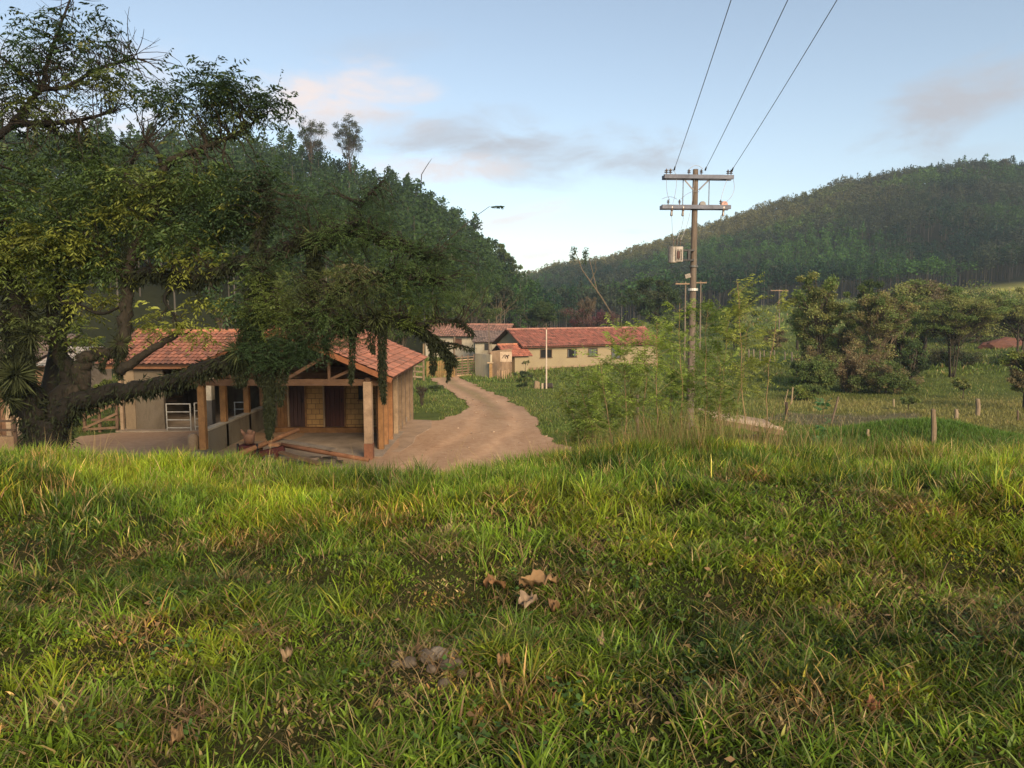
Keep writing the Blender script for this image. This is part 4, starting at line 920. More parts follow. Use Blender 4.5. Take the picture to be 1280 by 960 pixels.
# ================================================================== vegetation
def unit(v): return v/(np.linalg.norm(v, axis=-1, keepdims=True)+1e-9)
def leafverts(c, d, side, L, Wd, fold=None):
    """rhombic leaf quads; c,d,side (n,3); L,Wd (n,)"""
    L = L[:, None]; Wd = Wd[:, None]
    if fold is None: fold = np.zeros_like(c)
    a = c; b = c+d*L*.42+side*Wd*.5+fold; t = c+d*L; e = c+d*L*.42-side*Wd*.5+fold
    return np.stack([a, b, t, e], 1).reshape(-1, 3)
class Leaves:
    def __init__(s): s.v = []; s.c = []
    def add(s, v, c): s.v.append(v.astype(np.float32)); s.c.append(np.repeat(c, 4, 0).astype(np.float32))
    def scatter(s, r, cen, n, rad, L, Wd, col, var=.3, droop=.3, squash=.7, hollow=0):
        k = len(cen); idx = r.integers(0, k, n)
        o = unit(r.normal(size=(n, 3)))*(hollow+(1-hollow)*r.uniform(0, 1, (n, 1))**.5)
        rad = np.broadcast_to(np.asarray(rad, float), (k,)) if np.ndim(rad) < 2 else rad
        rr = rad[idx][:, None] if rad.ndim == 1 else rad[idx]
        o[:, 2] *= squash; p = cen[idx]+o*rr
        d = unit(r.normal(size=(n, 3))+np.array((0, 0, -droop))+o*.7); sd = unit(np.cross(d, r.normal(size=(n, 3))))
        col = np.asarray(col, float); cc = col[idx % len(col)] if col.ndim == 2 else np.tile(col, (n, 1))
        cc = cc*(1+r.uniform(-var, var, (n, 1)))*(1+r.uniform(-.12, .12, (n, 3)))
        Lr = L*r.uniform(.6, 1.3, n); s.add(leafverts(p, d, sd, Lr, Lr*Wd/L), cc)
    def fronds(s, r, base, dirs, RL, npair, L, Wd, col, var=.25, droop=.35):
        n = len(base); RL = np.broadcast_to(RL, (n,)); dirs = unit(dirs)
        up = np.array((0, 0, 1.0)); sd = unit(np.cross(dirs, up)+1e-3)
        fc = np.asarray(col, float); fc = fc if fc.ndim == 2 else np.tile(fc, (n, 1)); fc = fc*(1+r.uniform(-var, var, (n, 1)))
        for k in range(npair):
            t = (k+.7)/npair
            p = base+dirs*(RL*t)[:, None]+np.array((0, 0, -1.))*(RL*droop*t*t)[:, None]
            for sg in (-1, 1):
                d = unit(sd*sg*.75+dirs*.45+np.array((0, 0, -.55))*r.uniform(.4, 1.5, (n, 1))+r.normal(size=(n, 3))*.12)
                s2 = unit(dirs+r.normal(size=(n, 3))*.25); Lr = L*r.uniform(.75, 1.2, n)*(1-.35*abs(t-.55))
                s.add(leafverts(p, d, s2, Lr, Lr*Wd/L), fc*(1+r.uniform(-.15, .15, (n, 1))))
        # rachis
        e = base+dirs*RL[:, None]+np.array((0, 0, -1.))*(RL*droop)[:, None]
        s.add(leafverts(base, unit(e-base), sd, np.linalg.norm(e-base, axis=1), np.full(n, max(.004, Wd*.12))), fc*.8)
    def mesh(s, name, m, org=(0, 0, 0)):
        v = np.concatenate(s.v)-np.array(org, np.float32); n = len(v)//4
        return npmesh(name, v, np.arange(n*4).reshape(n, 4), mats=[m], col=np.concatenate(s.c))

def bez(a, b, c, n=6):
    t = np.linspace(0, 1, n)[:, None]; return (1-t)**2*np.array(a)+2*t*(1-t)*np.array(b)+t*t*np.array(c)

def gen_tree(label, base, H, crown, col, leaf=.16, lw=.45, nleaf=5000, ncl=26, rcl=None, trunk_r=.16, trunkc=(.9, .85, .75), name='tree', cat='tree', group=None, seed=1, bare=.0, lean=(0, 0), droop=.3, wood_mat='bark', twigs=1, squash=.7, multi=1, trunkname='trunk', crownname='crown', twig_r=.03):
    """crown: list of (cx,cy,cz,rx,ry,rz) ellipsoids, relative to the base"""
    r = np.random.default_rng(seed); base = np.array(base, float); g = empty(name, base, label, cat, group)
    cr = np.array(crown, float); vol = cr[:, 3]*cr[:, 4]*cr[:, 5]; idx = r.choice(len(cr), ncl, p=vol/vol.sum())
    o = unit(r.normal(size=(ncl, 3)))*r.uniform(.25, 1, (ncl, 1))**.6
    cen = cr[idx, :3]+o*cr[idx, 3:]; cen[:, 2] = np.maximum(cen[:, 2], .25)
    rcl = rcl or .33*float(np.mean(cr[:, 3:5])); rad = rcl*r.uniform(.6, 1.3, ncl)
    top = float(np.max(cr[:, 2])); mb = MB(); L = Vector
    stems = []
    for m_ in range(multi):
        off = np.array((r.normal()*.12*(multi > 1)*H*.15, r.normal()*.1*(multi > 1)*H*.1, 0))
        tp = np.array((lean[0], lean[1], top))+off*4; md = off+np.array((lean[0]*.3+r.normal()*.04*H, lean[1]*.3, top*.45))
        pts = bez(off+(0, 0, -.3), md, tp, 9); stems.append(pts)
        mb.tube(pts+base, np.linspace(trunk_r*1.15, trunk_r*.25, 9)/(multi**.4), 8, trunkc, rough=.1)
    for i in range(ncl):
        pts = stems[i % multi]; z = cen[i, 2]*r.uniform(.45, .8); j = int(np.argmin(abs(pts[:, 2]-z))); s0 = pts[j]
        md = s0+(cen[i]-s0)*.5+np.array((0, 0, r.uniform(-.05, .15)*H*.2))+r.normal(size=3)*.03*H
        rr = trunk_r*.35*(1-.5*j/9)
        mb.tube(bez(s0, md, cen[i], 6)+base, np.linspace(rr, rr*.2, 6), 5, trunkc, rough=.1)
        for _ in range(twigs*3):
            e = cen[i]+unit(r.normal(size=3))*rad[i]*1.1; st = s0+(cen[i]-s0)*r.uniform(.55, .95)
            mb.tube(bez(st, (st+e)/2+r.normal(size=3)*.1*rad[i], e, 4)+base, [twig_r, twig_r*.7, twig_r*.5, twig_r*.25], 4, trunkc, cap=False)
    mb.build(trunkname, M[wood_mat], g, smooth=True)
    if nleaf:
        lv = Leaves(); col = np.asarray(col, float)
        cols = (col if col.ndim == 2 else col[None])[r.integers(0, 1 if col.ndim == 1 else len(col), ncl)]*r.uniform(.72, 1.28, (ncl, 1))
        lv.scatter(r, cen, nleaf, rad, leaf, leaf*lw, cols, droop=droop, squash=squash)
        # loose sprays that break the outline
        lv.scatter(r, cen, nleaf//7, rad*1.5, leaf, leaf*lw, cols, droop=droop, squash=squash)
        link(crownname, lv.mesh(crownname, M['fleaf' if leaf > .12 else 'leaf']), g)
    return g
def crown_of(px0, px1, yt, yb, d, base, depth=None, parts=3, seed=0, flat=1):
    """ellipsoids, relative to base, filling a photo box at depth d"""
    r = np.random.default_rng(seed); a = W(px0, yt, d); b = W(px1, yb, d); out = []
    w = (b[0]-a[0])/2; h = (a[2]-b[2])/2; c = (a+b)/2-np.array(base)
    depth = depth or w*.8
    out.append((c[0], c[1], c[2], w*.7, depth*.8, h*.8*flat))
    for i in range(parts):
        s = r.uniform(-1, 1, 3); out.append((c[0]+s[0]*w*.55, c[1]+s[1]*depth*.5, c[2]+s[2]*h*.5, w*.45, depth*.45, h*.45*flat))
    return out

# ------------------------------------------------------------------ the big tree
TB = W(58, 590, 14.0); TB[2] = hz(TB[0], TB[1])
big = empty('shade_tree', TB, 'huge spreading dark tree draped with epiphytes at the left in front of the barn', 'tree')
rb = np.random.default_rng(21)
def P3(l): return np.array([W(*q[:3]) for q in l]), [q[3] for q in l]
def smooth_path(pts, rad, n=5):
    pts = np.array(pts); k = len(pts); out = []; rr = []
    for i in range(k-1):
        p0 = pts[max(i-1, 0)]; p1 = pts[i]; p2 = pts[i+1]; p3 = pts[min(i+2, k-1)]
        for t in np.linspace(0, 1, n, endpoint=False):
            out.append(.5*((2*p1)+(-p0+p2)*t+(2*p0-5*p1+4*p2-p3)*t*t+(-p0+3*p1-3*p2+p3)*t**3)); rr.append(rad[i]*(1-t)+rad[i+1]*t)
    out.append(pts[-1]); rr.append(rad[-1]); return np.array(out), rr
limbs = {
 'main': [(54, 640, 14, .42), (56, 585, 14, .36), (60, 550, 14, .34), (64, 525, 14, .33)],
 'left': [(52, 545, 14, .34), (34, 500, 13.9, .33), (22, 455, 13.8, .30), (24, 400, 13.8, .26), (8, 340, 13.7, .2), (-20, 270, 13.6, .15), (-15, 190, 13.6, .11), (20, 150, 13.7, .08), (50, 110, 13.7, .06), (62, 70, 13.8, .045), (80, 20, 13.9, .03), (95, -20, 14, .02)],
 'left_b': [(28, 430, 13.8, .2), (-10, 390, 13.2, .16), (-60, 350, 12.8, .13), (-120, 280, 12.5, .1)],
 'low': [(66, 535, 14, .34), (92, 508, 13.9, .28), (128, 494, 13.8, .22), (180, 485, 13.6, .19), (228, 472, 13.4, .19), (272, 457, 13.2, .20), (303, 445, 13.1, .21), (316, 415, 13.1, .18), (323, 375, 13.2, .15), (327, 338, 13.3, .13), (322, 300, 13.4, .09), (335, 262, 13.5, .06), (330, 220, 13.6, .04)],
 'mid': [(70, 520, 14, .22), (84, 480, 14.1, .17), (78, 440, 14.2, .13), (64, 400, 14.3, .10), (72, 370, 14.3, .08), (78, 340, 14.3, .06)],
 'elbow': [(94, 508, 14, .2), (100, 475, 14, .17), (106, 448, 14, .14), (128, 441, 14, .10), (148, 441, 14, .13), (155, 415, 14, .12), (158, 375, 14, .11), (161, 335, 14, .10), (175, 300, 14.1, .09), (196, 262, 14.1, .08), (204, 212, 14.2, .08), (222, 196, 14.2, .06), (252, 186, 14.2, .05), (290, 170, 14.3, .035), (322, 150, 14.4, .02)],
 'stub': [(150, 465, 13.9, .1), (172, 448, 13.8, .075), (200, 430, 13.7, .06), (221, 418, 13.7, .055)],
 'cross': [(158, 352, 14, .08), (190, 340, 13.8, .09), (225, 350, 13.7, .10), (262, 345, 13.6, .09), (300, 328, 13.5, .10), (340, 318, 13.4, .11), (375, 300, 13.3, .10), (405, 298, 13.2, .08), (440, 285, 13.2, .06), (490, 300, 13.2, .04), (540, 320, 13.2, .025)],
 'cross_l': [(158, 350, 14, .07), (120, 326, 14.1, .05), (70, 328, 14.2, .04), (10, 320, 14.3, .03)],
 'up_r': [(204, 214, 14.2, .05), (196, 190, 14.2, .04), (182, 176, 14.3, .025)],
 'up_l': [(50, 112, 13.7, .05), (30, 95, 13.7, .035), (0, 70, 13.7, .02)],
 'up_m': [(50, 112, 13.7, .045), (85, 108, 13.8, .04), (118, 88, 13.8, .03), (150, 78, 13.9, .02), (172, 74, 14, .01)],
 'up_n': [(20, 155, 13.7, .07), (60, 154, 13.7, .05), (100, 150, 13.8, .035), (140, 140, 13.8, .02)],
 'r_low': [(325, 372, 13.2, .12), (350, 396, 13.0, .11), (390, 402, 12.9, .12), (430, 408, 12.8, .11), (470, 398, 12.8, .09), (505, 400, 12.9, .07), (532, 415, 13, .055), (556, 438, 13, .035), (566, 452, 13, .02)],
 'r_tip': [(520, 408, 12.9, .05), (550, 400, 13, .035), (578, 404, 13, .025), (590, 418, 13, .012)],
 'r_tip_b': [(545, 428, 13, .03), (568, 430, 13, .02), (590, 436, 13, .01)],
 'r_mid': [(395, 402, 12.9, .08), (420, 370, 12.9, .06), (455, 350, 12.9, .05), (500, 340, 13, .035), (545, 350, 13, .02)],
 'hang_a': [(392, 300, 13.3, .06), (391, 340, 13.3, .05), (388, 380, 13.2, .05), (390, 402, 13, .04)],
 'r_top': [(440, 285, 13.2, .05), (455, 250, 13.3, .035), (480, 225, 13.4, .02)],
 'sub_a': [(225, 350, 13.7, .035), (205, 372, 13.6, .03), (218, 395, 13.6, .02), (222, 415, 13.7, .012)],
 'sub_b': [(70, 378, 14.2, .04), (95, 380, 14.1, .035), (125, 392, 14.1, .03), (150, 384, 14.0, .025)],
 'back': [(58, 530, 14.3, .2), (70, 440, 15, .15), (110, 330, 15.6, .1), (150, 240, 16, .06), (170, 190, 16, .03)],
}
nodes = []; mb = MB()
for k, l in limbs.items():
    pts, rad = P3(l); rad = [x*(.72 if k in ('low', 'left', 'left_b', 'r_low') else 1) for x in rad]; pp, rr = smooth_path(pts, rad, 5)
    if k not in ('main',): 
        jit = rb.normal(size=pp.shape)*np.array(rr)[:, None]*.16; jit[0] = 0; pp = pp+jit
    mb.tube(pp, rr, 11, (.16, .15, .13) if k not in ('stub', 'elbow') else (.42, .38, .32), rough=.13)
    for a, b in zip(pp, rr): nodes.append((*a, b))
mb.build('trunk', M['bark'], big, smooth=True)
nodes = np.array(nodes)
G1 = (.046, .076, .022); G2 = (.078, .108, .024); G3 = (.030, .055, .022); YL = (.135, .155, .028); OL = (.062, .082, .028); BR_ = (.085, .078, .04)
# (px, py, rx, ry, depth, spread, kind, count of fronds, colour)
CL = [(40, 335, 62, 38, 14, 1.2, 'b', 520, G2), (110, 300, 55, 40, 14.2, 1.2, 'b', 420, G1), (60, 262, 60, 38, 14, 1.3, 'b', 420, G1), (140, 240, 55, 36, 14.4, 1.2, 'b', 380, G1), (20, 205, 40, 32, 14, 1.0, 'b', 200, G1),
      (120, 195, 60, 30, 14.6, 1.0, 'b', 260, G1), (195, 250, 50, 44, 14.2, 1.2, 'b', 380, G2), (252, 232, 50, 40, 14.2, 1.2, 'b', 380, G1), (275, 285, 50, 34, 14, 1.2, 'b', 400, G3), (322, 245, 50, 45, 14, 1.2, 'b', 380, G3), (225, 300, 55, 26, 14, 1.0, 'b', 300, G1),
      (-40, 260, 60, 80, 13.8, 1.4, 'b', 500, G1), (-90, 330, 60, 60, 13.4, 1.4, 'b', 300, G1), (30, 395, 45, 26, 13.8, .8, 'b', 170, OL), (112, 375, 32, 18, 14.1, .6, 'b', 70, YL), (118, 432, 22, 12, 14.2, .4, 'b', 26, YL), (192, 402, 26, 14, 13.9, .5, 'b', 60, YL), (240, 408, 30, 12, 13.7, .5, 'b', 60, YL), (252, 382, 24, 14, 13.7, .5, 'b', 46, YL),
      (10, 300, 40, 40, 13.4, .9, 'b', 200, YL), (70, 300, 50, 26, 13.5, .7, 'b', 110, YL), (150, 262, 40, 18, 13.6, .6, 'b', 90, YL), (232, 325, 30, 10, 13.5, .5, 'b', 60, YL), (135, 330, 50, 18, 14, .8, 'b', 150, G1), (95, 410, 30, 20, 14, .6, 'b', 40, G2),
      (250, 116, 46, 26, 14.2, .9, 'b', 250, G3), (300, 122, 42, 26, 14.3, .9, 'b', 250, G3), (208, 122, 34, 24, 14.2, .9, 'b', 150, G3), (340, 138, 22, 18, 14.4, .6, 'b', 80, G3), (270, 150, 50, 14, 14.2, .7, 'b', 100, OL),
      (45, 55, 56, 46, 13.8, 1.0, 'b', 200, G3), (20, 120, 44, 40, 13.7, 1.0, 'b', 220, G3), (112, 62, 46, 44, 13.9, 1.0, 'b', 170, G3), (70, 38, 20, 14, 13.8, .5, 'b', 40, G3), (140, 115, 40, 20, 13.9, .8, 'b', 110, OL), (60, 140, 50, 14, 13.8, .8, 'b', 110, OL), (170, 90, 24, 16, 14, .5, 'b', 26, G3),
      (385, 262, 48, 40, 13.5, 1.2, 'f', 900, G3), (430, 300, 55, 40, 13.3, 1.3, 'f', 1100, G1), (468, 262, 42, 34, 13.4, 1.1, 'f', 800, G3), (505, 330, 55, 40, 13.1, 1.3, 'f', 1100, G1), (552, 318, 38, 34, 13.2, 1.1, 'f', 600, G3), (560, 362, 42, 28, 13.1, 1.0, 'f', 550, G1), (452, 362, 52, 34, 12.8, 1.2, 'f', 900, OL),
      (392, 362, 46, 26, 12.9, 1.0, 'f', 500, OL), (345, 392, 40, 34, 12.9, 1.0, 'f', 700, G2), (410, 395, 60, 18, 12.7, .9, 'f', 600, G1), (515, 388, 44, 20, 12.9, .8, 'f', 450, G2), (600, 345, 26, 26, 13.2, .7, 'f', 160, G3), (360, 425, 50, 16, 12.9, .8, 'f', 380, G3), (350, 330, 40, 34, 13.4, 1., 'f', 420, G3), (330, 360, 26, 20, 13.2, .6, 'b', 60, G2), (420, 345, 50, 20, 12.7, .6, 'b', 70, BR_), (350, 385, 30, 20, 12.8, .5, 'b', 60, OL), (300, 330, 44, 16, 13.6, .7, 'b', 90, G1), (365, 440, 34, 14, 12.9, .6, 'f', 500, G3), (318, 425, 20, 24, 12.9, .5, 'f', 420, G3), (420, 420, 40, 12, 12.8, .6, 'f', 400, G3), (500, 360, 50, 26, 12.9, .8, 'f', 500, G3), (388, 428, 38, 13, 12.8, .6, 'f', 520, G3), (340, 445, 26, 14, 12.9, .5, 'f', 360, G3), (300, 395, 22, 26, 13.0, .5, 'b', 60, G3)]
lb = Leaves(); tw = MB()
for (px, py, rx, ry, d, sp, kind, n, col) in CL:
    sc_ = d/F; n = int(n*(1.1 if kind == 'b' else .72)); col = tuple(np.array(col)*(1.2 if kind == 'b' else 1.3))
    nsub = max(4, n//12); o = unit(rb.normal(size=(nsub, 3)))*rb.uniform(.1, 1, (nsub, 1))**.5
    c0 = W(px, py, d); cen = c0+o*np.array((rx*sc_, sp, ry*sc_))
    for c in cen:        # a twig from the nearest limb to every sub clump
        dd = np.linalg.norm(nodes[:, :3]-c, axis=1)+ (nodes[:, 3] < .02)*.3; j = int(np.argmin(dd)); s0 = nodes[j, :3]
        if dd[j] < 3.2:
            r0 = min(nodes[j, 3]*.5, .012+.006*dd[j]); m_ = (s0+c)/2+rb.normal(size=3)*.3*dd[j]+(0, 0, .12*dd[j])
            tw.tube(bez(s0, m_, c, 7)+np.vstack([np.zeros(3), rb.normal(size=(6, 3))*.025]), np.linspace(r0, .003, 7), 4, (.5, .45, .38), cap=False)
    ii = rb.integers(0, nsub, n)
    sub = .30 if kind == 'b' else .26
    base = cen[ii]+unit(rb.normal(size=(n, 3)))*rb.uniform(0, sub, (n, 1))
    dr = unit(rb.normal(size=(n, 3))*np.array((1, 1, .35))+(base-cen[ii])*2+np.array((0, 0, -.05)))
    cc = np.array(col)*rb.uniform(.65, 1.35, (nsub, 1)); cc = cc[ii]
    if kind == 'b' and n > 100:     # some yellowing fronds
        yl = rb.random(n) < .08; cc[yl] = np.array(YL)*.8
    if kind == 'b': lb.fronds(rb, base, dr, rb.uniform(.18, .38, n), 4, .112, .043, cc, droop=.4)
    else: lb.fronds(rb, base, dr, rb.uniform(.14, .30, n), 7, .042, .015, cc, droop=.25)
# the long pinnate sprays against the sky
for (px, py, dx, dy, L) in ((195, 86, .5, .8, .7), (205, 92, 1, .25, .75), (228, 84, 1, -.05, .5), (262, 90, .35, .8, .5), (270, 96, .9, .75, .9), (336, 118, -.5, .5, .4), (322, 124, 1, -.1, .85), (305, 118, -.4, .7, .6), (345, 118, .2, 1, .7), (100, 30, .7, .6, .5), (130, 50, .3, -.9, .6), (178, 80, .6, -.6, .5), (612, 258, 1, .2, .3), (90, 8, -.8, .1, .6)):
    b0 = W(px, py, 14.1)[None]
    lb.fronds(rb, np.repeat(b0, 1, 0), np.array([(dx, .1, dy)]), np.array([L*.85]), 9, .13, .042, np.array(G3), droop=.15)
    dd = np.linalg.norm(nodes[:, :3]-b0, axis=1); j = int(np.argmin(dd)); tw.tube(bez(nodes[j, :3], (nodes[j, :3]+b0[0])/2+(0, 0, .1), b0[0], 5), np.linspace(.014, .005, 5), 4, (.5, .45, .38), cap=False)
# bare twigs among the sparse top left
for _ in range(240):
    j = rb.choice(np.where((nodes[:, 0] < -5.6) & (nodes[:, 2] > 3.0))[0]); s0 = nodes[j, :3]; dv = unit(rb.normal(size=3)+np.array((0.1, 0, .35)))*rb.uniform(.3, 1.0)
    m_ = s0+dv*.5+rb.normal(size=3)*.08; e = s0+dv; tw.tube(bez(s0, m_, e, 5), np.linspace(.011, .003, 5), 4, (.45, .4, .36), cap=False)
    for _k in range(2):
        t = rb.uniform(.4, .8); q = s0+dv*t; tw.tube([q, q+unit(dv+rb.normal(size=3)*.6)*.25], [.005, .002], 3, (.45, .4, .36), cap=False)
tw.build('twigs', M['bark'], big)
link('crown', lb.mesh('crown', M['leaf'], TB), big)
# epiphytes: shaggy coats on limbs and hanging curtains
ep = Leaves()
def coat(path, rad, n, col, L=.12, hang=1.0):
    path = np.array(path); k = len(path)
    t = rb.uniform(0, k-1.001, n); i = t.astype(int); f = (t-i)[:, None]; p = path[i]*(1-f)+path[i+1]*f; rr = (np.array(rad)[i]*(1-f[:, 0])+np.array(rad)[i+1]*f[:, 0])
    o = unit(rb.normal(size=(n, 3))); p = p+o*rr[:, None]*rb.uniform(.8, 1.25, (n, 1))
    d = unit(o*.7+np.array((0, 0, -hang))+rb.normal(size=(n, 3))*.45); Lr = L*rb.uniform(.5, 1.6, n)
    ep.add(leafverts(p, d, unit(np.cross(d, rb.normal(size=(n, 3)))), Lr, Lr*.22), np.array(col)*rb.uniform(.5, 1.5, (n, 1)))
DK = (.017, .022, .010)
for k, n, L in (('low', 5200, .14), ('left', 3600, .16), ('main', 1500, .12), ('mid', 900, .12), ('elbow', 1800, .1), ('cross', 3600, .15), ('r_low', 3600, .15), ('left_b', 900, .15), ('hang_a', 1500, .14), ('r_tip', 400, .1), ('r_tip_b', 300, .08), ('sub_a', 120, .08), ('r_mid', 900, .12)):
    pts, rad = P3(limbs[k]); rad = [x*(.72 if k in ('low', 'left', 'left_b', 'r_low') else 1) for x in rad]; L = L*.75; n = int(n*1.3); pp, rr = smooth_path(pts, rad, 5)
    if k == 'left': pp = pp[:30]; rr = rr[:30]
    coat(pp, np.array(rr)+.02, n, DK, L)
def curtain(px, y0, y1, d, w, n, col=DK, L=.055):
    a = W(px, y0, d); b = W(px+rb.uniform(-3, 3), y1, d); coat([a, a*.66+b*.34+rb.normal(size=3)*.03, a*.33+b*.67+rb.normal(size=3)*.03, b], [w*.8, w*.55, w*.6, w*.2], int(n*1.9), col, L, 1.6)
for c in ((338, 455, 546, 13.0, .13, 4200), (352, 440, 505, 13.0, .14, 900), (440, 410, 478, 12.8, .07, 700), (478, 400, 502, 12.8, .10, 1900), (465, 395, 440, 12.8, .10, 500), (540, 425, 466, 13, .09, 700), (562, 445, 475, 13, .06, 350), (388, 300, 400, 13.2, .11, 1500), (402, 310, 362, 13.2, .08, 400), (318, 360, 450, 13.1, .2, 2200), (325, 440, 480, 13.0, .16, 700), (300, 455, 478, 13.1, .2, 700), (375, 410, 452, 12.9, .12, 700), (408, 412, 450, 12.9, .07, 300),
          (12, 430, 500, 13.5, .3, 2200), (30, 400, 470, 13.5, .28, 1600), (75, 395, 460, 14, .1, 600), (150, 440, 472, 13.9, .14, 600), (128, 445, 465, 13.9, .08, 250), (158, 300, 380, 14, .1, 500), (250, 345, 380, 13.7, .05, 200), (210, 350, 372, 13.7, .06, 200)): curtain(*c)
# clumps of bromeliads / ferns on the limbs
for px, py, d, r_, n in ((20, 470, 13.4, .35, 260), (10, 500, 13.4, .3, 160), (38, 420, 13.5, .3, 200), (300, 440, 12.9, .3, 260), (318, 400, 12.9, .3, 260), (150, 430, 13.8, .2, 150), (330, 340, 13.2, .28, 200), (395, 300, 13.1, .25, 200), (230, 200, 14.1, .14, 100), (238, 222, 14.1, .14, 80), (370, 400, 12.7, .3, 240), (430, 400, 12.7, .28, 220), (60, 375, 14, .22, 150), (470, 398, 12.7, .25, 160)):
    c = W(px, py, d); o = unit(rb.normal(size=(n, 3))+np.array((0, -.2, .2))); p = c+o*r_*.35
    dd = unit(o+np.array((0, 0, -.35))); Lr = r_*rb.uniform(.4, 1.1, n); ep.add(leafverts(p, dd, unit(np.cross(dd, rb.normal(size=(n, 3)))), Lr, Lr*.09), np.array((.045, .055, .022))*rb.uniform(.5, 1.6, (n, 1)))
link('epiphytes', ep.mesh('epiphytes', M['moss'], TB), big)

# ------------------------------------------------------------------ hill forests
def proto(r, n, kind, size):
    """unit tree: returns leaf verts for height 1"""
    if kind == 'euc':
        z = r.uniform(.38, 1.0, n)**.9; prof = np.interp(z, [.35, .5, .75, .92, 1.0], [.05, .14, .13, .075, .02])
        nb = 14; bz = r.uniform(.42, .97, nb); ba = r.uniform(0, 6.28, nb); bi = r.integers(0, nb, n); z = np.clip(bz[bi]+r.normal(size=n)*.035, .35, 1.02); prof = np.interp(z, [.35, .5, .75, .92, 1.0], [.05, .15, .15, .11, .05])
        a = ba[bi]+r.normal(size=n)*.45; rr = prof*r.uniform(.3, 1.1, n)
    elif kind == 'cone':
        z = r.uniform(.22, 1.0, n); a = r.uniform(0, 6.28, n); rr = np.interp(z, [.2, .3, .6, 1.0], [.09, .17, .14, .01])*r.uniform(.3, 1.1, n)
    else:
        nb = 12; bc = unit(r.normal(size=(nb, 3)))*r.uniform(.3, .9, (nb, 1))*np.array((.26, .26, .22)); bi = r.integers(0, nb, n)
        q = bc[bi]+unit(r.normal(size=(n, 3)))*r.uniform(0, .11, (n, 1)); q[:, 2] += .66
        d = unit(r.normal(size=(n, 3))+np.array((0, 0, .1))); s = size*r.uniform(.6, 1.4, n)
        return leafverts(q, d, unit(np.cross(d, r.normal(size=(n, 3)))), s, s*.75)
    p = np.stack([rr*np.cos(a), rr*np.sin(a), z], 1); d = unit(r.normal(size=(n, 3))+np.array((0, 0, -.2))); s = size*r.uniform(.6, 1.4, n)
    return leafverts(p, d, unit(np.cross(d, r.normal(size=(n, 3)))), s, s*.7)
def visible(X, Y, top, margin=0):
    d = np.hypot(X, Y); ok = np.ones(len(X), bool); m = np.full(len(X), -9.0)
    for t in np.linspace(.1, .97, 26):
        zz = hgt(X*t, Y*t); m = np.maximum(m, (zz+3)/(d*t))
    return top/d > m-.004
def forest(name, label, pxr, spacing, dr, kinds, ncard, size, Hf, colf, seed, skip=None):
    r = np.random.default_rng(seed); pts = []
    x0, x1 = dr[0]; y0, y1 = dr[1]
    gx = np.arange(x0, x1, spacing); gy = np.arange(y0, y1, spacing); X, Y = np.meshgrid(gx, gy); X = X.ravel()+r.uniform(-.45, .45, X.size)*spacing; Y = Y.ravel()+r.uniform(-.45, .45, Y.size)*spacing
    px = 640+F*X/Y; k = (px > pxr[0]) & (px < pxr[1]) & (forest_zone(X, Y) > .5); X, Y, px = X[k], Y[k], px[k]
    if skip is not None: k = ~skip(X, Y, px); X, Y, px = X[k], Y[k], px[k]
    Z = hgt(X, Y); H = Hf(X, Y, px, r); k = visible(X, Y, Z+H); X, Y, Z, H, px = X[k], Y[k], Z[k], H[k], px[k]; n = len(X)
    col = colf(X, Y, Z, px, r)*1.0*np.array((.92, 1.05, .95))*r.uniform(.75, 1.25, (n, 1)); kd = kinds(X, Y, px, r)
    V = []; C = []; names = ['euc', 'round', 'cone']
    for ki, kn in enumerate(names):
        for v_ in range(6):
            sel = np.where((kd == ki) & (np.arange(n) % 6 == v_))[0]
            if not len(sel): continue
            pr = proto(r, ncard, kn, size); m_ = len(pr); a = r.uniform(0, 6.28, len(sel)); ca, sa = np.cos(a)[:, None], np.sin(a)[:, None]
            h = H[sel][:, None]; w = h*(1.0+r.uniform(-.15, .25, (len(sel), 1)))
            x = (pr[None, :, 0]*ca-pr[None, :, 1]*sa)*w+X[sel][:, None]; y = (pr[None, :, 0]*sa+pr[None, :, 1]*ca)*w+Y[sel][:, None]; z = pr[None, :, 2]*h+Z[sel][:, None]
            V.append(np.stack([x, y, z], 2).reshape(-1, 3)); cv = np.repeat(r.uniform(.7, 1.3, m_//4), 4)
            C.append((col[sel][:, None, :]*cv[None, :, None]).reshape(-1, 3))
    # trunks: thin three sided poles drawn as quads
    rt = H*.0075+.02
    for a0 in (0, 2.1, 4.2):
        ax = np.cos(a0)*rt; ay = np.sin(a0)*rt; bx = np.cos(a0+2.1)*rt; by = np.sin(a0+2.1)*rt
        q = np.stack([np.stack([X+ax, Y+ay, Z-.5], 1), np.stack([X+bx, Y+by, Z-.5], 1), np.stack([X+bx*.4, Y+by*.4, Z+H*.85], 1), np.stack([X+ax*.4, Y+ay*.4, Z+H*.85], 1)], 1)
        V.append(q.reshape(-1, 3)); C.append(np.repeat(np.tile(np.array((.10, .09, .075)), (n, 1))*r.uniform(.6, 1.3, (n, 1)), 4, 0))
    V = np.concatenate(V); C = np.concatenate(C); print(name, 'trees', n, 'quads', len(V)//4)
    me = npmesh(name, V, np.arange(len(V)).reshape(-1, 4), mats=[M['fleaf']], col=C); return tag(link(name, me), label, 'forest', kind='stuff')
def Hl(X, Y, px, r): return r.uniform(9, 13.5, len(X))*np.where((px > 480) & (px < 620), 1.12, 1)*np.where(px > 660, .6, 1)
def Kl(X, Y, px, r): return r.choice([0, 1, 2], len(X), p=[.4, .45, .15])
def Cl_(X, Y, Z, px, r):
    n = fbm(X/22, Y/22, 61)[:, None]; a = np.array((.022, .046, .018)); b = np.array((.055, .084, .024)); return a*(1-n)+b*n
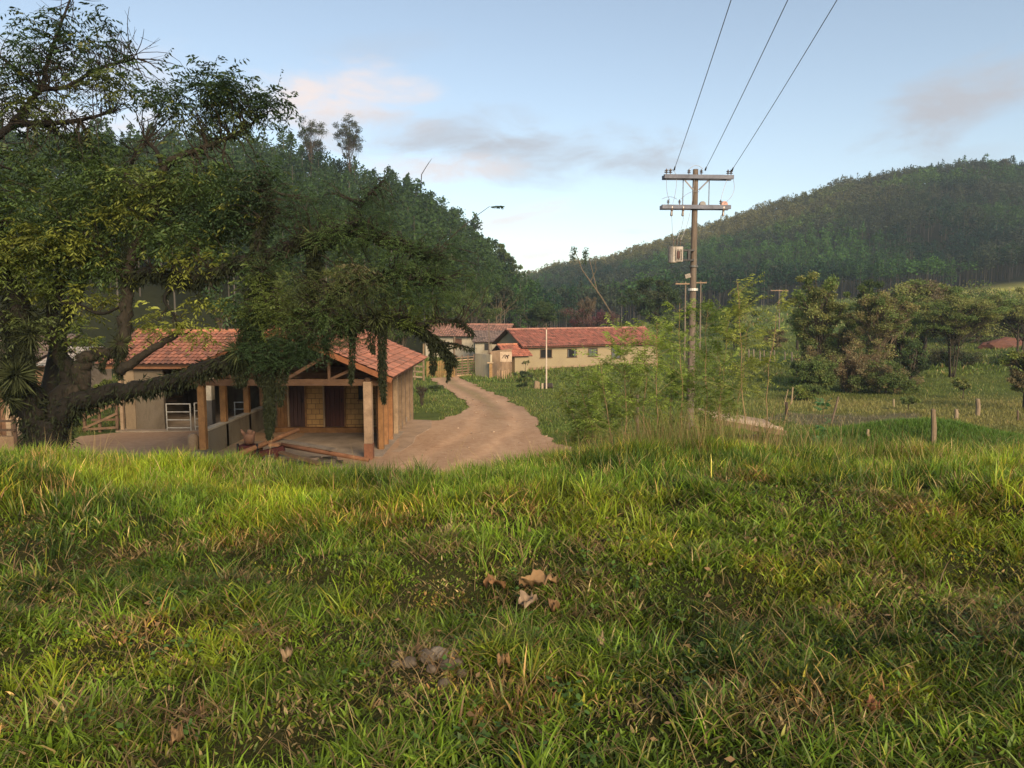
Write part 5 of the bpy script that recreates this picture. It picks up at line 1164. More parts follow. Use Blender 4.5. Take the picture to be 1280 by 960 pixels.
forest('hill_forest', 'dense dark green forest climbing the left hill behind the big tree', (-260, 730), 4.3, ((-260, 45), (50, 330)), Kl, 330, .042, Hl, Cl_, 5)
def Hr(X, Y, px, r):
    n = fbm(X/26, Y/26, 71); return r.uniform(11, 13, len(X))*(.72+.56*n)
def Kr(X, Y, px, r):
    n = fbm(X/45+3, Y/45, 73); v = r.random(len(X)); return np.where(n > .5, np.where(v < .7, 0, 1), np.where(v < .1, 2, np.where(v < .8, 1, 0)))
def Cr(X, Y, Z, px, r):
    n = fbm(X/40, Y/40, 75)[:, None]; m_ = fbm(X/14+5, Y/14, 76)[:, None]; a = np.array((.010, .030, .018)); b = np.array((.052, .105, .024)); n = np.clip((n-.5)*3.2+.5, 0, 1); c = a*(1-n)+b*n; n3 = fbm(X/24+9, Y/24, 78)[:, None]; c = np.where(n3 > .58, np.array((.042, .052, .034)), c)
    sunlit_ridge = np.array((.17, .14, .06)); top = sstep(-.02, .0, 0*Z[:, None]); 
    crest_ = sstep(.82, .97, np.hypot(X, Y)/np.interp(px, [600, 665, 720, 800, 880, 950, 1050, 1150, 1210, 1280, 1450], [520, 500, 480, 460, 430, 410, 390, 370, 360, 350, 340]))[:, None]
    f = crest_*np.clip(1.6-(px[:, None]-640)/340, .05, 1)  # warm low sun along the ridge, painted into the tree colour
    c = c*(1-f)+sunlit_ridge*f; return c*(.75+.5*m_)
def skipr(X, Y, px):
    n = fbm(X/30+11, Y/30, 81); return (n > .74) | ((np.hypot((X-132)/22, (Y-192)/22)) < 1)
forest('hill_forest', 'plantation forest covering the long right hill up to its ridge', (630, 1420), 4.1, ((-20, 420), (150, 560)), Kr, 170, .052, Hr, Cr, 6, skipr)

def Hu(X, Y, px, r): return r.uniform(2.5, 7.0, len(X))
def Ku(X, Y, px, r): return np.ones(len(X), int)
def skipu(X, Y, px): return np.hypot(X, Y) > 150
_fz = forest_zone
def forest_zone(X, Y): return np.where(np.hypot(X, Y) > 30, _fz(X*1.12, Y*1.12), 0)
forest('undergrowth', 'tangled dark green undergrowth along the foot of the left hill', (-200, 560), 2.5, ((-150, 0), (40, 150)), Ku, 240, .07, Hu, Cl_, 15, skipu)
forest_zone = _fz

# ------------------------------------------------------------------ trees one can tell apart
DG = (.045, .072, .027); MG = (.080, .115, .036); OG = (.135, .150, .052); YG = (.12, .15, .035); TG = (.14, .12, .065)
def ptree(label, px0, px1, yt, yb, base_py, base_px=None, d=None, **kw):
    base_px = base_px or (px0+px1)/2
    if d is None: b, d = hit(base_px, base_py, kw.pop('dmin', 30))
    else: kw.pop('dmin', 0); b = W(base_px, base_py, d); b[2] = hz(b[0], b[1])
    H = W(px0, yt, d)[2]-b[2]; sd = kw.get('seed', 1); pr = kw.pop('parts', 4); fl = kw.pop('flat', 1)
    cr = crown_of(px0, px1, yt, yb, d, b, parts=pr, seed=sd, flat=fl)
    return gen_tree(label, b, H, cr, kw.pop('col', MG), **kw)
DEN = 2.3
T = [
 dict(label='low rounded olive bushes hiding the foot of the thicket, left half', px0=984, px1=1062, yt=440, yb=497, base_py=499, d=51, col=[(.10, .125, .04), MG], nleaf=7000, leaf=.13, ncl=46, seed=71, name='shrub', cat='shrub', multi=5, trunk_r=.04),
 dict(label='low rounded green bushes hiding the foot of the thicket, right half', px0=1062, px1=1150, yt=446, yb=496, base_py=498, d=51, col=[(.085, .115, .038), MG, TG], nleaf=7000, leaf=.13, ncl=46, seed=72, name='shrub', cat='shrub', multi=5, trunk_r=.04),
 dict(label='olive scrub filling the gap between the rounded olive tree and the twiggy tree', px0=1020, px1=1092, yt=385, yb=482, base_py=494, d=58, col=[OG, MG, TG], nleaf=8000, leaf=.14, ncl=50, seed=61, name='shrub', cat='shrub', multi=5),
 dict(label='olive scrub leaning over the dark shaded shrub in the thicket', px0=1085, px1=1160, yt=378, yb=455, base_py=494, d=58, col=[OG, MG], nleaf=8000, leaf=.14, ncl=50, seed=62, name='shrub', cat='shrub', multi=4),
 dict(label='scrub skirting the foot of the rounded olive tree', px0=985, px1=1030, yt=420, yb=490, base_py=493, d=55, col=[OG, TG, MG], nleaf=5000, leaf=.14, ncl=36, seed=63, name='shrub', cat='shrub', multi=5),
 dict(label='olive acacia canopy bridging the twiggy tree and the flat-topped acacia', px0=1100, px1=1190, yt=362, yb=432, base_py=482, d=64, col=[OG, MG], nleaf=8000, leaf=.14, ncl=50, seed=65, squash=.5, multi=3),
 dict(label='continuous grey green treetops behind the acacias', px0=1100, px1=1330, yt=350, yb=430, base_py=455, base_px=1220, d=92, col=[MG, OG, DG], nleaf=12000, leaf=.24, ncl=80, seed=64, multi=5),
 dict(label='tall rounded olive tree at the left of the pasture thicket', px0=980, px1=1070, yt=328, yb=482, base_py=492, d=56, col=[OG, MG, OG], nleaf=15000, leaf=.17, ncl=60, trunk_r=.12, seed=11, multi=3),
 dict(label='dark green tree crown peeping behind the rounded olive tree', px0=1045, px1=1110, yt=343, yb=420, base_py=488, d=66, col=[DG, MG], nleaf=6000, leaf=.2, ncl=30, seed=12),
 dict(label='pale twiggy tree with bare crossing branches in the middle of the thicket', px0=1045, px1=1140, yt=352, yb=470, base_py=496, d=53, col=[OG, (.15, .14, .06), MG], nleaf=9000, leaf=.14, ncl=60, trunk_r=.07, trunkc=(2.4, 2.1, 1.7), seed=13, multi=5, twigs=3, twig_r=.035),
 dict(label='dry brown tangle of vines and branches at the foot of the thicket', px0=1010, px1=1112, yt=425, yb=494, base_py=496, d=52, col=[TG, OG, TG], nleaf=5200, leaf=.12, ncl=55, trunk_r=.06, trunkc=(2.2, 1.7, 1.2), seed=14, multi=9, twigs=4, name='vine_tangle', cat='shrub', twig_r=.03),
 dict(label='very dark shrub in the deep shade right of the brown tangle', px0=1098, px1=1168, yt=415, yb=494, base_py=494, d=55, col=[(.03, .045, .02), DG], nleaf=7000, leaf=.14, ncl=40, seed=15, multi=3, name='shrub', cat='shrub'),
 dict(label='flat-topped acacia with thin dark stems left of the red earth bank', px0=1135, px1=1262, yt=362, yb=425, base_py=478, base_px=1190, d=60, col=[OG, OG, MG], nleaf=15000, leaf=.13, ncl=75, trunk_r=.10, trunkc=(.8, .75, .6), seed=16, multi=4, squash=.4, twigs=2),
 dict(label='broad acacia crown behind the flat-topped one, grey green', px0=1090, px1=1215, yt=343, yb=400, base_py=480, d=74, col=[MG, OG, (.10, .085, .055)], nleaf=9000, leaf=.2, ncl=45, seed=17, squash=.5),
 dict(label='olive acacia at the right edge above the red earth bank', px0=1212, px1=1330, yt=352, yb=418, base_py=480, d=68, col=[OG, MG], nleaf=9000, leaf=.16, ncl=50, seed=18, squash=.45, multi=3),
 dict(label='dark undergrowth bush below the flat-topped acacia', px0=1150, px1=1240, yt=428, yb=470, base_py=473, d=68, col=[DG, (.05, .055, .03)], nleaf=7000, leaf=.15, ncl=40, seed=19, name='shrub', cat='shrub', multi=3),
 dict(label='second dark undergrowth bush, at the right edge below the red earth bank', px0=1228, px1=1330, yt=430, yb=474, base_py=476, d=66, col=[DG, MG], nleaf=7000, leaf=.15, ncl=40, seed=20, name='shrub', cat='shrub', multi=3),
 dict(label='leafy yellow-green bush cut by the right edge of the pasture', px0=1252, px1=1310, yt=428, yb=510, base_py=512, d=40, col=[YG, OG, TG], nleaf=4200, leaf=.13, ncl=30, seed=21, name='shrub', cat='shrub', multi=4),
 dict(label='small low green bush at the left foot of the thicket', px0=975, px1=1040, yt=478, yb=500, base_py=500, d=47, col=[MG, YG], nleaf=2600, leaf=.13, ncl=16, seed=22, name='shrub', cat='shrub', multi=2),
 dict(label='small bright bush in front of the dark shade under the acacia', px0=1190, px1=1216, yt=468, yb=492, base_py=494, d=47, col=[YG, OG], nleaf=900, leaf=.12, ncl=10, seed=23, name='shrub', cat='shrub', trunk_r=.04),
 dict(label='low light green bush right of the pale post at the thicket foot', px0=1122, px1=1150, yt=494, yb=508, base_py=509, d=40, col=[YG, MG], nleaf=900, leaf=.1, ncl=10, seed=24, name='shrub', cat='shrub', trunk_r=.03),
 dict(label='pale tan bush beyond the far pasture fence', px0=942, px1=990, yt=408, yb=436, base_py=440, d=92, col=[(.16, .14, .07), TG], nleaf=2600, leaf=.2, ncl=20, seed=25, name='shrub', cat='shrub', multi=3),
 dict(label='green bush left of the pale tan one beyond the far fence', px0=896, px1=945, yt=400, yb=436, base_py=438, d=95, col=[MG, DG], nleaf=3000, leaf=.22, ncl=22, seed=26, name='shrub', cat='shrub', multi=3),
 dict(label='rounded dark tree right of the distant small utility pole', px0=984, px1=1010, yt=372, yb=420, base_py=430, d=92, col=[DG, MG], nleaf=2600, leaf=.25, ncl=18, seed=27),
 dict(label='dark hedge-like trees closing the pasture behind the main utility pole', px0=820, px1=910, yt=372, yb=420, base_py=430, d=112, col=[DG, MG], nleaf=6000, leaf=.3, ncl=36, seed=28, multi=3),
 dict(label='broad dark tree behind the right end of the farmhouse roof', px0=775, px1=868, yt=338, yb=412, base_py=430, d=115, col=[DG, (.05, .062, .03)], nleaf=8000, leaf=.33, ncl=40, seed=29),
 dict(label='olive tree wedge behind the main pole, left of the pasture', px0=880, px1=965, yt=352, yb=408, base_py=420, d=130, col=[DG, MG], nleaf=7000, leaf=.35, ncl=36, seed=30),
 dict(label='magenta flowering shrub row above the farmhouse roof', px0=690, px1=775, yt=386, yb=412, base_py=430, d=100, col=[(.10, .035, .05), (.09, .05, .05), (.06, .06, .04)], nleaf=5200, leaf=.2, ncl=34, seed=31, name='flowering_shrub', cat='shrub', multi=4),
 dict(label='half bare rounded grey tree above the magenta shrubs', px0=716, px1=754, yt=364, yb=396, base_py=425, d=112, col=[(.11, .095, .07)], nleaf=1300, leaf=.16, ncl=30, trunkc=(1.8, 1.6, 1.3), seed=32, twigs=4, twig_r=.05),
 dict(label='dark crown directly behind the farmhouse ridge, left part', px0=640, px1=705, yt=372, yb=412, base_py=430, d=105, col=[DG], nleaf=5000, leaf=.28, ncl=28, seed=33),
 dict(label='grey green tree with pale stems behind the cream store', px0=590, px1=655, yt=350, yb=408, base_py=430, d=112, col=[(.06, .07, .04), DG], nleaf=5600, leaf=.3, ncl=30, trunkc=(2, 1.8, 1.5), seed=34, multi=2),
 dict(label='feathery tree on the lower left hill shoulder against the sky', px0=608, px1=655, yt=300, yb=350, base_py=372, d=185, col=[DG, MG], nleaf=3600, leaf=.5, ncl=26, seed=35),
 dict(label='left one of two tall thin-crowned eucalyptus trees on the left hill skyline', px0=368, px1=414, yt=134, yb=206, base_py=225, d=172, col=[(.05, .06, .03)], nleaf=3600, leaf=.34, lw=.4, ncl=34, rcl=.95, trunk_r=.2, trunkc=(1, .9, .8), seed=36, twigs=2, name='eucalyptus_tree'),
 dict(label='right one of two tall thin-crowned eucalyptus trees on the left hill skyline', px0=408, px1=462, yt=139, yb=198, base_py=235, d=175, col=[(.05, .06, .03)], nleaf=3800, leaf=.34, lw=.4, ncl=36, rcl=.95, trunk_r=.2, trunkc=(1, .9, .8), seed=37, twigs=2, name='eucalyptus_tree'),
 dict(label='round dark tree standing out on the right hill ridge', px0=1196, px1=1236, yt=201, yb=235, base_py=245, d=352, col=[(.035, .05, .03)], nleaf=3000, leaf=.8, ncl=24, seed=38),
 dict(label='umbrella shaped tree at the far right end of the hill ridge', px0=1244, px1=1272, yt=197, yb=215, base_py=240, d=352, col=[(.06, .06, .035)], nleaf=1500, leaf=.7, ncl=18, seed=39, squash=.5),
 dict(label='round green bushes right behind the barn roof', px0=470, px1=528, yt=388, yb=432, base_py=475, d=46, col=[DG, MG], nleaf=4200, leaf=.14, ncl=30, seed=40, multi=2),
 dict(label='feathery bright green bamboo clump beside the trees behind the barn', px0=548, px1=628, yt=352, yb=408, base_py=440, d=98, col=[MG, (.08, .11, .035)], nleaf=6500, leaf=.25, ncl=40, seed=41, multi=5, name='bamboo_clump', cat='bamboo'),
 dict(label='bright green tree behind the barn seen below the shade tree crown', px0=318, px1=372, yt=322, yb=395, base_py=455, d=50, col=[(.09, .115, .035), MG], nleaf=5200, leaf=.15, ncl=34, seed=42, multi=2),
 dict(label='yellow green tree behind the barn gable', px0=385, px1=455, yt=325, yb=390, base_py=455, d=52, col=[(.11, .12, .035), OG], nleaf=5200, leaf=.15, ncl=34, seed=43, multi=2),
 dict(label='dark tree behind the left wing roof', px0=250, px1=312, yt=358, yb=412, base_py=455, d=50, col=[DG], nleaf=4200, leaf=.15, ncl=26, seed=44),
 dict(label='blue-green palm-like bush seen between the left trunk forks', px0=76, px1=140, yt=410, yb=470, base_py=490, d=46, col=[DG, MG], nleaf=4200, leaf=.16, lw=.25, ncl=26, seed=45),
 dict(label='bright green bush behind the corral, left of the barn', px0=112, px1=140, yt=470, yb=488, base_py=497, d=38, col=[YG], nleaf=1500, leaf=.1, ncl=12, seed=46, name='shrub', cat='shrub', trunk_r=.04),
 dict(label='leafless grey bush by the right rear corner of the barn', px0=516, px1=538, yt=474, yb=500, base_py=512, d=38, col=[DG], nleaf=90, leaf=.06, ncl=22, trunkc=(.8, .7, .62), trunk_r=.06, seed=47, name='bare_bush', cat='shrub', multi=4, twigs=3, twig_r=.018),
 dict(label='small leafy shrub standing against the annex wall', px0=650, px1=664, yt=449, yb=458, base_py=470, d=64, col=[OG, TG], nleaf=300, leaf=.1, ncl=8, seed=48, name='shrub', cat='shrub', trunk_r=.03),
 dict(label='low green hedge plant at the foot of the annex', px0=640, px1=672, yt=463, yb=472, base_py=474, d=60, col=[MG, DG], nleaf=1600, leaf=.1, ncl=16, seed=49, name='shrub', cat='shrub', trunk_r=.03),
 dict(label='dark weed clump between the stump and the annex', px0=646, px1=662, yt=476, yb=486, base_py=488, d=50, col=[DG], nleaf=900, leaf=.09, ncl=10, seed=50, name='shrub', cat='shrub', trunk_r=.02),
 dict(label='dark weed mound at the edge of the upper turf island', px0=530, px1=560, yt=480, yb=494, base_py=495, d=48, col=[DG, MG], nleaf=1500, leaf=.09, ncl=14, seed=51, name='shrub', cat='shrub', trunk_r=.02),
 dict(label='dark green low shrub in the meadow left of the plank shelter', px0=838, px1=872, yt=474, yb=490, base_py=494, d=44, col=[DG, MG], nleaf=1900, leaf=.11, ncl=14, seed=52, name='shrub', cat='shrub', trunk_r=.03),
]
for t in T:
    if t.get('d', t['base_py'] and 0) == 0 or True:
        if t['px0'] > 960: t['col'] = (np.atleast_2d(t['col'])*1.3).tolist(); t['nleaf'] = int(t['nleaf']*1.9); t['ncl'] = int(t['ncl']*1.5)
        else: t['nleaf'] = int(t['nleaf']*1.4)
    ptree(**t)
# slanting bare tree with tufted tips
b, d = hit(764, 398, 60); d = 125; b = W(766, 398, d); b[2] = hz(b[0], b[1]); g = empty('bare_tree', b, 'slanting pale bare tree with tufted tips behind the farmhouse roof', 'tree')
mb = MB(); l1 = [W(766, 395, d), W(752, 372, d), W(738, 352, d), W(728, 338, d), W(722, 322, d), W(717, 312, d)]; l2 = [W(747, 366, d), W(742, 345, d), W(737, 325, d), W(732, 314, d)]; l3 = [W(738, 352, d), W(745, 338, d), W(744, 326, d)]
mb.tube([b-(0, 0, .5)]+l1, [.17, .16, .14, .12, .09, .07, .05], 7, (2.2, 1.95, 1.6)); mb.tube(l2, [.09, .08, .06, .04], 6, (2.2, 1.95, 1.6)); mb.tube(l3, [.07, .05, .03], 6, (2.2, 1.95, 1.6)); mb.build('trunk', M['bark'], g)
lv = Leaves(); rr_ = np.random.default_rng(3); lv.scatter(rr_, np.array([W(717, 314, d), W(716, 322, d), W(732, 316, d), W(731, 324, d)]), 420, .55, .35, .16, DG, squash=1.6); link('crown', lv.mesh('crown', M['fleaf'], b), g)
# dead stick above the hill shoulder
b = W(524, 236, 185); b[2] -= 4; g = empty('dead_tree', b, 'dead leaning stick tree poking above the left hill skyline', 'tree'); mb = MB(); mb.tube([b, W(527, 218, 185), W(533, 208, 185), W(540, 198, 185)], [.16, .12, .09, .04], 5, (.6, .5, .45)); mb.tube([W(533, 208, 185), W(536, 203, 185)], [.06, .04], 5, (.6, .5, .45)); mb.build('trunk', M['bark'], g)

# ------------------------------------------------------------------ saplings on the bank
def sapling(px, py, d, topx, topy, label, nb=16, blen=.55, nl=26, seed=0, L=.065, col=(.17, .235, .04), r0=.011, spread=1., start=.35, group='leafy saplings growing out of the bank'):
    r = np.random.default_rng(seed); b = W(px, py, d); b[2] = hz(b[0], b[1]); t = W(topx, topy, d+r.uniform(-.4, .4)); g = empty('sapling', b, label, 'sapling', group)
    md = (b+t)/2+r.normal(size=3)*.06+np.array((b[0]-t[0], 0, 0))*.12; st = bez(b-(0, 0, .1), md, t, 12); mb = MB()
    mb.tube(st+np.vstack([np.zeros(3), r.normal(size=(11, 3))*.016]), np.linspace(r0, .003, 12), 6, (1.5, 1.15, .7)); lv = Leaves(); B = []; D = []
    for i in range(nb):
        s = r.uniform(start, .99); k = s*11; j = min(int(k), 10); p = st[j]*(1-k+j)+st[j+1]*(k-j); a = r.uniform(0, 6.28)
        bl = blen*r.uniform(.5, 1.2)*(1.15-s*.75); dv = np.array((math.cos(a)*spread, math.sin(a)*spread, r.uniform(.25, .9))); dv /= np.linalg.norm(dv)
        e = p+dv*bl; m2 = (p+e)/2+(0, 0, .06*bl); br_ = bez(p, m2, e, 5); mb.tube(br_, np.linspace(.004, .0015, 5), 4, (1.2, 1.25, .6), cap=False)
        for q in range(5):
            tt = r.uniform(.3, 1); pp = p*(1-tt)+e*tt; B.append(pp); D.append(dv+r.normal(size=3)*.6+(0, 0, .2))
    for q in range(nb//2): 
        s = r.uniform(.7, 1); j = int(s*11); B.append(st[j]); D.append(r.normal(size=3)+(0, 0, .6))
    mb.build('stem', M['wood'], g); cc = np.array(col)*r.uniform(.75, 1.25, (len(B), 1)); lv.fronds(r, np.array(B), np.array(D), r.uniform(.14, .26, len(B)), 6, L, L*.26, cc, droop=.2)
    link('foliage', lv.mesh('foliage', M['leaf'], b), g)
SAPL = [(748, 572, 11.6, 722, 505, 'low spreading sapling nearest the dirt track', 30, .6), (775, 574, 11.8, 752, 482, 'low bushy sapling below the farmhouse windows', 30, .65), (800, 574, 12, 782, 470, 'low bushy sapling below the right end of the farmhouse', 30, .6), (826, 580, 10.6, 822, 402, 'sapling with a straight stem right of the farmhouse, left of the utility pole', 22, .8), (878, 580, 10.8, 884, 385, 'sapling whose top overlaps the utility pole on its right', 20, .7), (930, 585, 10.3, 921, 352, 'tallest sapling, right of the utility pole, its crown against the far trees', 24, .55),
      (785, 578, 11, 778, 410, 'sapling spreading in front of the right end of the farmhouse roof', 26, .85), (760, 575, 11.2, 722, 474, 'low arching sapling reaching left over the meadow', 20, .7), (742, 572, 11.4, 706, 492, 'lowest leftmost sapling arching over the end of the track', 16, .55),
      (850, 580, 10.9, 848, 378, 'thin sapling directly left of the utility pole shaft', 18, .6), (902, 582, 10.7, 900, 430, 'short sapling between the utility pole and tallest sapling', 16, .55), (955, 585, 10.5, 972, 372, 'thin sparse sapling right of the tallest one', 9, .35), (803, 577, 11.3, 804, 405, 'slender sapling over the yellow farmhouse end wall', 20, .7),
      (868, 578, 11.4, 866, 455, 'short bushy sapling at the foot of the utility pole', 18, .6), (912, 583, 11, 938, 400, 'sapling leaning right behind the tallest one', 12, .45), (775, 577, 10.8, 750, 448, 'sapling leaning left in front of the farmhouse windows', 20, .7), (835, 580, 11.6, 843, 440, 'short sapling behind the straight-stemmed one', 18, .6), (728, 570, 11.8, 735, 470, 'small sapling at the right edge of the dirt track end', 12, .45), (890, 580, 11.8, 912, 395, 'sapling rising between pole and tallest sapling, in the rear', 14, .5)]
for i, (px, py, d, tx, ty, lab, nb, bl) in enumerate(SAPL):
    sapling(px, py, d, tx, ty, lab, int(nb*(1.1 if px < 830 else 1.4)), bl*(.9 if px < 830 else 1.05), seed=100+i, start=.22 if tx not in (921, 972) else .4, col=[(.17, .235, .04), (.13, .19, .04), (.20, .235, .05)][i % 3])
# leafy weeds near the bare strip
sapling(1029, 540, 20, 1028, 503, 'young papaya-like plant with a tuft of leaves at the bare strip', 10, .3, seed=140, L=.12, col=(.06, .16, .06), group=None)
sapling(940, 560, 12, 995, 492, 'dark leaning twig plant right of the plank shelter', 5, .4, seed=141, col=(.09, .14, .04), group=None, r0=.014)

# ------------------------------------------------------------------ grass
def blades(r, X, Y, H, Wd, lean, col, seg=3, tipc=1.25, zoff=0.0, curve=.6):
    n = len(X); Z = hgt(X, Y)+zoff; a = r.uniform(0, 2*math.pi, n); dx, dy = np.cos(a), np.sin(a); b = r.uniform(0, 2*math.pi, n); sx, sy = np.cos(b), np.sin(b)
    ts = np.linspace(0, 1, seg+1); V = np.zeros((n, seg*2+1, 3), np.float32); C = np.zeros((n, seg*2+1, 3), np.float32)
    for i, t in enumerate(ts):
        off = lean*(t*(1-curve)+t*t*curve)*H; z = H*t*np.sqrt(np.maximum(.05, 1-(lean*t*.75)**2))
        cx = X+dx*off; cy = Y+dy*off; cz = Z+z; w = Wd*(1-t)**.6*(.6+1.6*t*(1-t)+.4)*.5 if i < seg else 0
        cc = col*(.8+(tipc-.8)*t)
        if i < seg:
            V[:, 2*i] = np.stack([cx-sx*w, cy-sy*w, cz], 1); V[:, 2*i+1] = np.stack([cx+sx*w, cy+sy*w, cz], 1); C[:, 2*i] = cc; C[:, 2*i+1] = cc
        else: V[:, 2*i] = np.stack([cx, cy, cz], 1); C[:, 2*i] = cc
    m = seg*2+1; o = (np.arange(n)*m)[:, None]
    Q = np.concatenate([o+np.array((2*i, 2*i+1, 2*i+3, 2*i+2)) for i in range(seg-1)], 0) if seg > 1 else None
    Tt = o+np.array((2*seg-2, 2*seg-1, 2*seg)); return V.reshape(-1, 3), Q, Tt, C.reshape(-1, 3)
def join_blades(name, lst, label, mt='grass', cat='grass'):
    V = []; Q = []; T_ = []; C = []; o = 0
    for v, q, t, c in lst:
        V.append(v); C.append(c)
        if q is not None: Q.append(q+o)
        T_.append(t+o); o += len(v)
    me = npmesh(name, np.concatenate(V), np.concatenate(Q) if Q else None, np.concatenate(T_), mats=[M[mt]], col=np.concatenate(C)); print(name, o)
    return tag(link(name, me), label, cat, kind='stuff')
gr = np.random.default_rng(77)
def near_pts(n, y0, y1, pw=1.0, jit=None):
    Y = y0+(y1-y0)*gr.random(n)**pw; X = gr.uniform(-1, 1, n)*(Y*.80+1.3); return X, Y
GA = np.array((.096, .162, .012)); GB = np.array((.160, .245, .019)); GD = np.array((.030, .060, .011)); ST = np.array((.36, .27, .12)); SB = np.array((.20, .125, .06)); YG2 = np.array((.23, .235, .035))
def gcol(X, Y, strawp=.1):
    n = len(X); a = fbm(X/.55, Y/.55, 91)[:, None]; b = fbm(X/1.7+4, Y/1.7, 92)[:, None]; v = gr.random((n, 1))
    k = np.clip(a*1.3-.15+.35*(v-.5), 0, 1); c = GD*(1-k)+GA*k; k2 = np.clip((b-.42)*3+.5*(v-.5), 0, 1)*.75; c = c*(1-k2)+GB*k2
    u = gr.random(n); dead = fbm(X/.45+20, Y/.3, 95); sp = strawp*(.4+3.2*sstep(.52, .72, dead))
    right = sstep(.5, 4, X)*.10
    c = np.where((u < sp)[:, None], ST*gr.uniform(.6, 1.1, (n, 1)), c); c = np.where(((u > sp) & (u < sp*1.5))[:, None], SB*gr.uniform(.6, 1.2, (n, 1)), c); c = np.where((u > 1-.10-right)[:, None], YG2*gr.uniform(.7, 1.1, (n, 1)), c)
    big_ = .70+.60*sstep(.25, .75, fbm(X/.32+7, Y/.24, 98))[:, None]; return c*big_*gr.uniform(.6, 1.4, (n, 1))*np.where(fbm(X/.8+31, Y/.6, 93)[:, None] > .58, np.array((1.25, 1.08, .9)), np.array((.97, 1., 1.)))  # irregular darker patches paint shaded hollows into the blade colour
L_ = []
def tuft_pts(nt, per, y0, y1, rad, pw):
    X, Y = near_pts(nt, y0, y1, pw); i = np.repeat(np.arange(nt), per); n = len(i); return X[i]+gr.normal(size=n)*rad, Y[i]+gr.normal(size=n)*rad, i
# matted undergrowth
def hollow(X, Y):
    k = np.ones(len(X))
    for c_ in STONE_AT: k *= 1-.75*np.exp(-((X-c_[0])/c_[2])**2-((Y-c_[1])/c_[3])**2)
    return k
STONE_AT = []
for px_, py_, a_, b_ in ((532, 836, .16, .13), (655, 762, .16, .14), (25, 700, .35, .15), (740, 690, .2, .12), (180, 700, .3, .12), (1000, 700, .3, .12), (560, 690, .2, .1), (960, 790, .2, .1), (330, 800, .12, .08), (240, 900, .12, .08), (1100, 640, .25, .15)):
    g_, _d = hit(px_, py_, 1.8); STONE_AT.append((g_[0], g_[1], a_, b_))
def patch(X, Y): return .40+1.30*sstep(.28, .72, fbm(X/.42+3, Y/.3, 96))
ez = lambda Y, X: sstep(-1.6, .2, Y-crest(X))
X, Y = near_pts(170000, 1.3, 8.2, .8); L_.append(blades(gr, X, Y, gr.uniform(.035, .09, len(X))*patch(X, Y)*hollow(X, Y), gr.uniform(.0035, .007, len(X)), gr.uniform(.6, 1.3, len(X)), gcol(X, Y, .13)*.55, curve=.35))  # blade colour darkened to paint the shade low between the blades
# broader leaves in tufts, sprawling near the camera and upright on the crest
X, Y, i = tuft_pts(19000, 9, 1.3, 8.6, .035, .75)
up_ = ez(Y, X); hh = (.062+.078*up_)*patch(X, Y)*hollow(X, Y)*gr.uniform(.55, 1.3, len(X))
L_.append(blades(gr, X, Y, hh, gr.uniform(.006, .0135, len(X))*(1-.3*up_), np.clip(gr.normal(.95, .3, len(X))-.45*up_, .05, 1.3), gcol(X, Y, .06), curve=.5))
# a few taller tussocks
X, Y, i = tuft_pts(420, 26, 1.6, 8.2, .035, .9); hh = gr.uniform(.12, .22, 420)[i]*gr.uniform(.6, 1.1, len(X))*hollow(X, Y)
L_.append(blades(gr, X, Y, hh, gr.uniform(.005, .009, len(X)), gr.uniform(.3, 1.1, len(X)), gcol(X, Y, .04)*1.08))
# dead stems and brown litter lying about
X, Y = near_pts(8500, 1.3, 8, .8); L_.append(blades(gr, X, Y, gr.uniform(.08, .24, len(X)), gr.uniform(.0016, .0036, len(X)), gr.uniform(.95, 1.33, len(X)), np.where(gr.random((len(X), 1)) < .55, ST, SB)*gr.uniform(.5, 1.1, (len(X), 1)), curve=.15, zoff=.02))
for (cx_, cy_, a_, b_) in STONE_AT:
    n = 120; X = cx_+gr.normal(size=n)*a_*.8; Y = cy_+gr.normal(size=n)*b_*.8; L_.append(blades(gr, X, Y, gr.uniform(.04, .13, n), gr.uniform(.003, .008, n), gr.uniform(.95, 1.33, n), np.where(gr.random((n, 1)) < .4, ST*.9, SB)*gr.uniform(.4, 1.1, (n, 1)), curve=.15, zoff=.01))
# clumps that stand up along the crest and on the brow
nt = 520; Xc = gr.uniform(-1, 1, nt)*8; Yc = crest(Xc)+gr.normal(size=nt)*.75-.15; i = np.repeat(np.arange(nt), 34); X = Xc[i]+gr.normal(size=len(i))*.055; Y = Yc[i]+gr.normal(size=len(i))*.055
hh = (gr.uniform(.14, .30, nt)*(1-.6*np.exp(-((Xc+1.7)/1.5)**2)))[i]*gr.uniform(.5, 1.1, len(i)); ck = gr.uniform(.7, 1.3, (nt, 1))[i]
L_.append(blades(gr, X, Y, hh, gr.uniform(.005, .010, len(i)), gr.uniform(.1, 1.0, len(i)), gcol(X, Y, .04)*1.1*ck))
